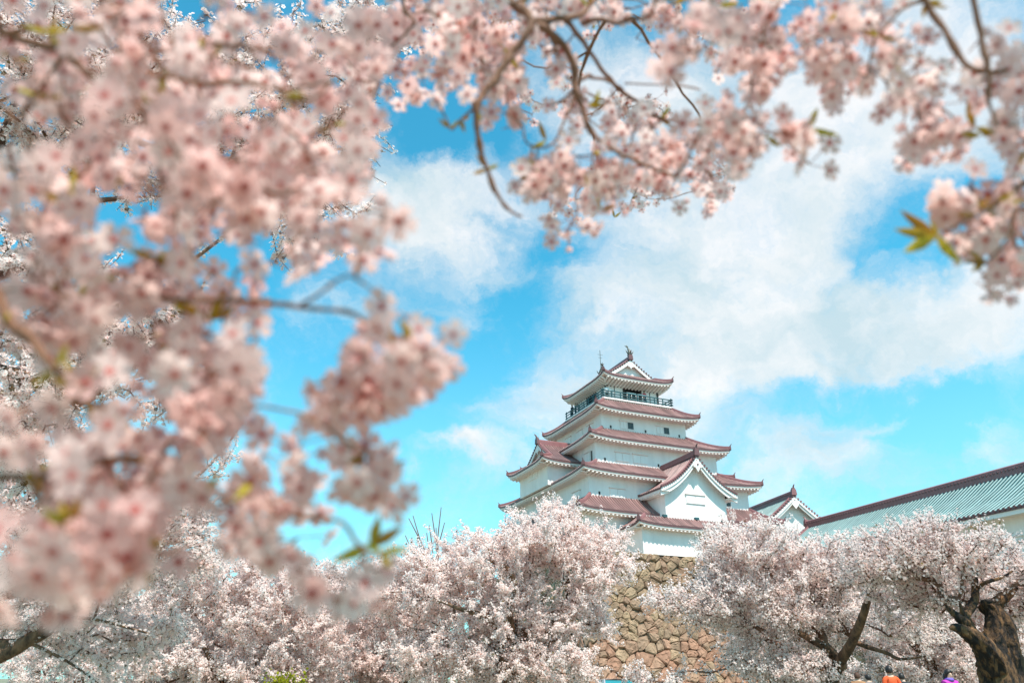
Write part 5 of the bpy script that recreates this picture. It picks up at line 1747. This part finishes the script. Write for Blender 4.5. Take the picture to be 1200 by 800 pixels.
    bough(B, org, 'bough', [
        ([(1080, -15, 1.0), (1086, 2, 1.0), (1112, 45, 0.98), (1135, 78, 0.96), (1160, 84, 0.95), (1180, 82, 0.95)], 0.0045, 0.002),
        ([(1086, 2, 1.0), (1058, 10, 1.0), (1030, 42, 1.0)], 0.0026, 0.001),
        ([(1140, -15, 0.95), (1150, 40, 0.95), (1158, 84, 0.94), (1162, 130, 0.94), (1176, 172, 0.93)], 0.0034, 0.0014),
        ([(1215, 200, 0.95), (1190, 220, 0.92), (1160, 240, 0.9), (1125, 262, 0.9), (1105, 270, 0.9)], 0.003, 0.001),
        ([(1190, 220, 0.92), (1180, 280, 0.9), (1150, 310, 0.9)], 0.002, 0.001)],
        [(965, 30, 40, 30, 0.95, 1.15, 8), (1010, 85, 36, 28, 0.92, 1.1, 9), (1060, 95, 40, 28, 0.92, 1.08, 9), (1095, 135, 30, 36, 0.9, 1.05, 7), (1072, 180, 14, 14, 0.95, 1.05, 1), (1180, 90, 36, 30, 0.86, 1.0, 7), (1185, 160, 24, 50, 0.86, 1.0, 7), (1165, 215, 40, 30, 0.84, 0.98, 9), (1180, 280, 34, 40, 0.84, 0.98, 10), (1140, 260, 26, 18, 0.86, 0.96, 4), (1150, 312, 36, 12, 0.86, 0.96, 3), (1040, 20, 50, 20, 0.95, 1.1, 6)], 106,
        leaves=[(1142, 150, 0.93, 2, 0.034, [(0, 0, 1), (0.9, 0, -0.25)]), (1150, 158, 0.93, 2, 0.03, [(-1, 0, 0), (1, 0, 0.1)]), (1098, 275, 0.86, 5, 0.042, [(0.15, 0, 1), (-0.6, 0, 0.5), (-0.9, 0, -0.5), (0.3, 0, -0.8), (-1, 0, 0.1)]), (1048, 75, 0.95, 2, 0.026), (980, 10, 1.0, 2, 0.028), (1195, 195, 0.9, 1, 0.03)], fsize=0.0165, dk=0.70)
    overhead_crown(B, org, [((2.6, -1.2, 3.7), (1.0, 0.9, 0.7)), ((1.9, -0.2, 4.3), (0.8, 0.8, 0.4)), ((2.9, -0.2, 3.6), (0.8, 0.8, 0.5))], 8, 7000)


build_near()


# ------------------------------------------------------------------ visitors, car, floodlight, shrub
SKIN = simple('skin', (0.62, 0.40, 0.30), 0.55)
LIP = simple('lips', (0.35, 0.10, 0.09), 0.5)
HAIR = simple('dark_hair', (0.015, 0.011, 0.010), 0.5)


def skin_mesh(name, verts, edges, radii, m, parent, sub=2, root=0):
    me = bpy.data.meshes.new(name)
    me.from_pydata([tuple(v) for v in verts], edges, [])
    me.materials.append(m)
    o = bpy.data.objects.new(name, me)
    COL.objects.link(o)
    if parent: o.parent = parent
    sk = o.modifiers.new('skin', 'SKIN')
    sk.use_smooth_shade = True
    for i, r in enumerate(radii):
        d = me.skin_vertices[0].data[i]
        d.radius = (r, r) if isinstance(r, (int, float)) else r
        d.use_root = i == root
    s_ = o.modifiers.new('subdivision', 'SUBSURF')
    s_.levels = s_.render_levels = sub
    return o


def person(loc, heading, h, label, top_mat, leg_mat, hair=None, lean=0.0, arm_up=0.0, long_hair=False, hat=None, group='visitors under the cherry trees', trim=None):
    """standing figure facing local -y, turned by heading"""
    p = empty('person', loc, heading, label, 'person', group)
    k = h / 1.72
    J = dict(pelvis=(0, 0, 0.93), waist=(0, 0, 1.06), chest=(0, -0.01, 1.28), neck0=(0, 0.0, 1.43), neck=(0, -0.01, 1.50), head=(0, -0.025, 1.58), crown=(0, -0.02, 1.655),
             nose=(0, -0.115, 1.575))
    V = [J[n] for n in ('pelvis', 'waist', 'chest', 'neck0', 'neck', 'head', 'crown', 'nose')]
    R = [(0.15, 0.11), (0.13, 0.10), (0.16, 0.115), (0.075, 0.07), (0.055, 0.055), (0.078, 0.095), (0.066, 0.08), 0.012]
    E = [(0, 1), (1, 2), (2, 3), (3, 4), (4, 5), (5, 6), (5, 7)]
    arms, legs = [], []
    for s in (-1, 1):
        i = len(V)
        fw = -0.16 - arm_up * 0.15
        V += [(s * 0.175, 0.0, 1.385), (s * 0.235, 0.02, 1.12), (s * 0.215, fw, 0.93 + arm_up * 0.30), (s * 0.20, fw - 0.06, 0.87 + arm_up * 0.34)]
        R += [0.062, 0.047, 0.034, 0.036]
        E += [(3, i), (i, i + 1), (i + 1, i + 2), (i + 2, i + 3)]
        arms.append(i)
        for f, (dx, dy, dz) in enumerate(((-0.035, -0.02, -0.05), (-0.015, -0.035, -0.075), (0.008, -0.04, -0.08), (0.03, -0.03, -0.065), (-0.05 * s, -0.045, -0.01))):
            V.append((s * 0.20 + dx, fw - 0.06 + dy, 0.87 + arm_up * 0.34 + dz)); R.append(0.010); E.append((i + 3, len(V) - 1))
    for s in (-1, 1):
        i = len(V)
        V += [(s * 0.09, 0, 0.86), (s * 0.10, -0.02, 0.48), (s * 0.10, 0.02, 0.09), (s * 0.115, -0.13, 0.045)]
        R += [0.088, 0.058, 0.042, (0.045, 0.032)]
        E += [(0, i), (i, i + 1), (i + 1, i + 2), (i + 2, i + 3)]
        legs.append(i)
    S = lambda v: (v[0] * k, v[1] * k, v[2] * k)
    body = skin_mesh('body', [S(v) for v in V], E, R, SKIN, p)
    # jacket: torso and sleeves a little outside the body
    a0, a1 = arms
    JV = [(0, 0, 0.82), (0, 0, 1.02), (0, -0.01, 1.28), (0, 0, 1.43), (0, -0.005, 1.475)] + [V[a0], V[a0 + 1], V[a0 + 2], V[a1], V[a1 + 1], V[a1 + 2]]
    JR = [(0.185, 0.15), (0.165, 0.14), (0.19, 0.145), (0.10, 0.09), (0.075, 0.075), 0.085, 0.066, 0.052, 0.085, 0.066, 0.052]
    skin_mesh('jacket', [S(v) for v in JV], [(0, 1), (1, 2), (2, 3), (3, 4), (3, 5), (5, 6), (6, 7), (3, 8), (8, 9), (9, 10)], JR, top_mat, p)
    l0, l1 = legs
    TV = [(0, 0, 0.96), (0, 0, 0.90)] + [V[l0], V[l0 + 1], (V[l0 + 2][0], 0.02, 0.08), V[l1], V[l1 + 1], (V[l1 + 2][0], 0.02, 0.08)]
    skin_mesh('trousers', [S(v) for v in TV], [(0, 1), (1, 2), (2, 3), (3, 4), (1, 5), (5, 6), (6, 7)], [(0.16, 0.12), (0.165, 0.125), 0.105, 0.075, 0.062, 0.105, 0.075, 0.062], leg_mat, p)
    b = MB()
    n = 10
    P = []
    for i in range(n + 1):            # hair: a cap open over the face
        th = math.pi * i / n
        row = []
        for j in range(21):
            ph = 2 * math.pi * j / 20
            front = max(0.0, -math.sin(ph))
            z = math.cos(th)
            lim = -0.55 + 0.95 * front if not long_hair else -0.95 + 1.35 * front
            zz = max(z, lim)
            rr = math.sqrt(max(0, 1 - min(1, zz * zz * (0.6 if zz < 0 else 1)))) if zz > -0.99 else 0.2
            row.append((k * 0.098 * rr * math.cos(ph), k * (-0.012 + 0.113 * rr * math.sin(ph)), k * (1.615 + 0.122 * zz)))
        P.append(row)
    b.grid(P)
    if long_hair:
        b.tube([(0, 0.06 * k, 1.60 * k), (0, 0.10 * k, 1.48 * k), (0, 0.11 * k, 1.34 * k)], [0.08 * k, 0.08 * k, 0.05 * k], 8)
    b.build('hair', hair or HAIR, p, smooth=True)
    for s in (-1, 1):
        e = MB()
        e.ball((s * 0.032 * k, -0.112 * k, 1.605 * k), 0.010 * k, 0.006 * k, 0.006 * k, 4)
        e.build('eye', HAIR, p)
    e = MB()
    e.tube([(-0.022 * k, -0.108 * k, 1.537 * k), (0, -0.113 * k, 1.535 * k), (0.022 * k, -0.108 * k, 1.537 * k)], 0.004 * k, 5)
    e.build('mouth', LIP, p)
    for s in (-1, 1):
        sh = MB()
        sh.ball((s * 0.113 * k, -0.05 * k, 0.045 * k), 0.052 * k, 0.14 * k, 0.047 * k, 6)
        sh.build('shoe', M['void'], p, smooth=True)
    if hat:
        hb = MB()
        hb.tube([(0, -0.01 * k, 1.66 * k), (0, -0.01 * k, 1.70 * k), (0, -0.01 * k, 1.755 * k), (0, -0.01 * k, 1.775 * k)], [0.115 * k, 0.118 * k, 0.095 * k, 0.03 * k], 14)
        hb.build('knit_hat', hat, p, smooth=True)
    if trim:
        hb = MB()
        hb.tube([(0, -0.005 * k, 1.44 * k), (0, -0.01 * k, 1.475 * k), (0, -0.01 * k, 1.51 * k)], [0.115 * k, 0.12 * k, 0.085 * k], 14)
        hb.build('scarf', trim, p, smooth=True)
    return p


def build_visitors():
    C_ = lambda n, c: simple(n, c, 0.75, vary=0.15, scale=4)
    dark = C_('dark_cloth', (0.025, 0.027, 0.035))
    jean = C_('denim', (0.05, 0.08, 0.15))

    def spot(px, Y):
        q = at(px, 790, Y)
        return (q.x, Y, gz(0, Y))
    person(spot(1043, 23), math.pi, 1.74, 'person with short dark hair in a bright orange jacket, back turned', C_('orange_cloth', (0.72, 0.10, 0.02)), jean)
    person(spot(1056, 24.5), math.pi * 0.8, 1.55, 'shorter person in dark clothes right beside the orange jacket', dark, dark)
    person(spot(1111, 21.5), 0.25, 1.66, 'person in a magenta and purple jacket near the gnarled trunk', C_('magenta_cloth', (0.42, 0.03, 0.34)), jean, trim=C_('violet_scarf', (0.16, 0.10, 0.45)), long_hair=True)
    person(spot(1004, 25), math.pi * 0.9, 1.56, 'brown-haired person in a tan coat beside the leaning stem', C_('tan_cloth', (0.34, 0.17, 0.08)), dark, hair=C_('brown_hair', (0.08, 0.035, 0.02)))
    person(spot(1017, 26), math.pi * 1.15, 1.50, 'dark-haired person in a grey coat between tan coat and orange jacket', C_('grey_cloth', (0.16, 0.14, 0.15)), dark)
    # on the keep's balcony
    rot = Matrix.Rotation(YAW, 4, 'Z')

    def deck(u, v):
        q = rot @ Vector((u, v, 29.3)) + Vector(CASTLE)
        return tuple(q)
    gb = 'visitors on the keep balcony'
    person(deck(-4.0, 3.6), YAW - 1.4, 1.70, 'visitor in dark clothes at the far left end of the balcony', dark, dark, group=gb)
    person(deck(-4.0, 2.7), YAW - 1.7, 1.62, 'visitor in a grey-green coat second from the left balcony end', C_('grey_green_cloth', (0.10, 0.14, 0.13)), dark, group=gb)
    person(deck(-3.5, -3.75), YAW - 0.4, 1.70, 'visitor in a white shirt at the front corner of the balcony', C_('white_cloth', (0.75, 0.75, 0.76)), dark, group=gb)
    person(deck(1.35, -3.75), YAW + 0.1, 1.70, 'visitor in a red top behind the middle of the balcony rail', C_('red_cloth', (0.55, 0.06, 0.07)), jean, group=gb)


build_visitors()


def build_car():
    Y = 34
    q = at(722, 793, Y)
    car = empty('parked_car', (q.x, Y, gz(0, Y)), 0.12, 'silver car below the stone wall, only its roof and windscreen showing', 'car')
    car.scale = (1, 1, 0.93)
    paint = simple('silver_paint', (0.52, 0.47, 0.46), 0.3, metal=0.3, coat=0.6)
    b = MB()
    prof_ = [(-1.95, 0.30), (-2.0, 0.62), (-1.85, 0.80), (-0.95, 0.90), (1.35, 0.92), (1.85, 0.88), (1.95, 0.6), (1.9, 0.30)]
    ws = [0.74, 0.80, 0.78, 0.80, 0.80, 0.76, 0.78, 0.74]
    A = [(-w, y, z) for (y, z), w in zip(prof_, ws)]; B = [(w, y, z) for (y, z), w in zip(prof_, ws)]
    b.face(A); b.face(B[::-1])
    for j in range(8):
        b.face([A[j], B[j], B[(j + 1) % 8], A[(j + 1) % 8]])
    # cabin: roof skin and pillars
    roof = [(-0.58, -0.30, 1.33), (0.58, -0.30, 1.33), (0.56, 0.95, 1.34), (-0.56, 0.95, 1.34)]
    mid = [(-0.30, -0.28, 1.385), (0.30, -0.28, 1.385), (0.30, 0.95, 1.39), (-0.30, 0.95, 1.39)]
    b.face([roof[0], mid[0], mid[3], roof[3]]); b.face([mid[0], mid[1], mid[2], mid[3]]); b.face([mid[1], roof[1], roof[2], mid[2]])
    for (p0, p1) in ((roof[0], (-0.72, -0.95, 0.9)), (roof[1], (0.72, -0.95, 0.9)), (roof[2], (0.70, 1.40, 0.9)), (roof[3], (-0.70, 1.40, 0.9)), ((-0.57, 0.35, 1.33), (-0.74, 0.35, 0.9)), ((0.57, 0.35, 1.33), (0.74, 0.35, 0.9))):
        b.tube([p0, p1], 0.04, 6)
    b.tube([roof[0], (0, -0.33, 1.36), roof[1]], 0.022, 6, 1)
    b.build('body', [paint, M['void']], car)
    teal = simple('car_glass_painted_sky_reflection', (0.03, 0.22, 0.25), 0.08, coat=0.5)  # car windows: the sky they mirror is painted in as a teal base colour
    g = MB(); g.face([(-0.69, -0.92, 0.905), (0.69, -0.92, 0.905), (0.56, -0.32, 1.32), (-0.56, -0.32, 1.32)]); g.build('windscreen', teal, car)
    g = MB(); g.face([(-0.67, 1.37, 0.905), (0.67, 1.37, 0.905), (0.54, 0.97, 1.325), (-0.54, 0.97, 1.325)]); g.build('rear_window', teal, car)
    for s in (-1, 1):
        g = MB(); g.face([(s * 0.72, -0.9, 0.905), (s * 0.70, 1.36, 0.905), (s * 0.555, 0.93, 1.32), (s * 0.575, -0.30, 1.32)]); g.build('side_window', teal, car)
        hl = MB(); hl.ball((s * 0.58, -1.93, 0.66), 0.13, 0.06, 0.07, 6); hl.build('headlight', M['plaster'], car, smooth=True)
        for y in (-1.25, 1.2):
            w = MB(); w.tube([(s * 0.62, y, 0.30), (s * 0.82, y, 0.30)], 0.30, 20)
            wo = w.build('wheel', M['void'], car)
            r = MB(); r.tube([(s * 0.815, y, 0.30), (s * 0.828, y, 0.30)], 0.18, 14); r.build('rim', paint, wo)


build_car()


def build_floodlight():
    q = at(758, 649, 67.6)
    f = empty('floodlight', (q.x, q.y, 11.39), YAW + 0.4, 'small dark teal floodlight on top of the stone wall', 'floodlight')
    b = MB(); b.tube([(0, 0, 0), (0, 0, 0.35)], 0.05, 8); b.box(-0.28, 0.28, -0.03, 0.03, 0.33, 0.38); b.build('stand', M['rail'], f)
    b = MB()
    pts = [(-0.27, -0.25, 0.40), (0.27, -0.25, 0.40), (0.27, -0.13, 0.78), (-0.27, -0.13, 0.78)]
    bk = [(-0.2, 0.12, 0.40), (0.2, 0.12, 0.40), (0.2, 0.16, 0.66), (-0.2, 0.16, 0.66)]
    b.face(bk[::-1])
    for j in range(4):
        b.face([pts[j], pts[(j + 1) % 4], bk[(j + 1) % 4], bk[j]])
    b.build('housing', M['rail'], f)
    b = MB(); b.face([(x * 0.99, y + 0.004, z) for x, y, z in pts]); b.build('lens', M['glass'], f)


build_floodlight()


def build_shrub():
    rng = np.random.default_rng(77)
    q = at(337, 796, 24)
    org = np.array([q.x, 24, gz(0, 24)])
    s = empty('yellow_green_shrub', tuple(org), 0, 'small yellow-green leafy shrub among the blossom at the bottom left', 'shrub')
    e0, e1, pos = [], [], []
    for i in range(60):
        d = rng.normal(size=3) * np.array([0.32, 0.32, 0.2]) + np.array([0, 0, 1.35]); d[2] = min(d[2], 1.62)
        e0.append(np.zeros(3)); e1.append(d)
        for t in np.linspace(0.35, 1, 26):
            pos.append(d * t + rng.normal(size=3) * 0.06)
    V, F = prisms(np.array(e0), np.array(e1), np.full(60, 0.010), np.full(60, 0.004), 4)
    tag(np_obj('stems', V, F, [M['twig']], s), kind='stuff')
    pos = np.array(pos)
    flower_mesh('leaves', s, pos, rng.normal(size=pos.shape) + np.array([0, 0, 0.6]), np.full(len(pos), 0.045), 'far', [petal_mat('shrub_leaf', (0.22, 0.25, 0.02), (0.42, 0.38, 0.03), 0.4)], rng)


build_shrub()
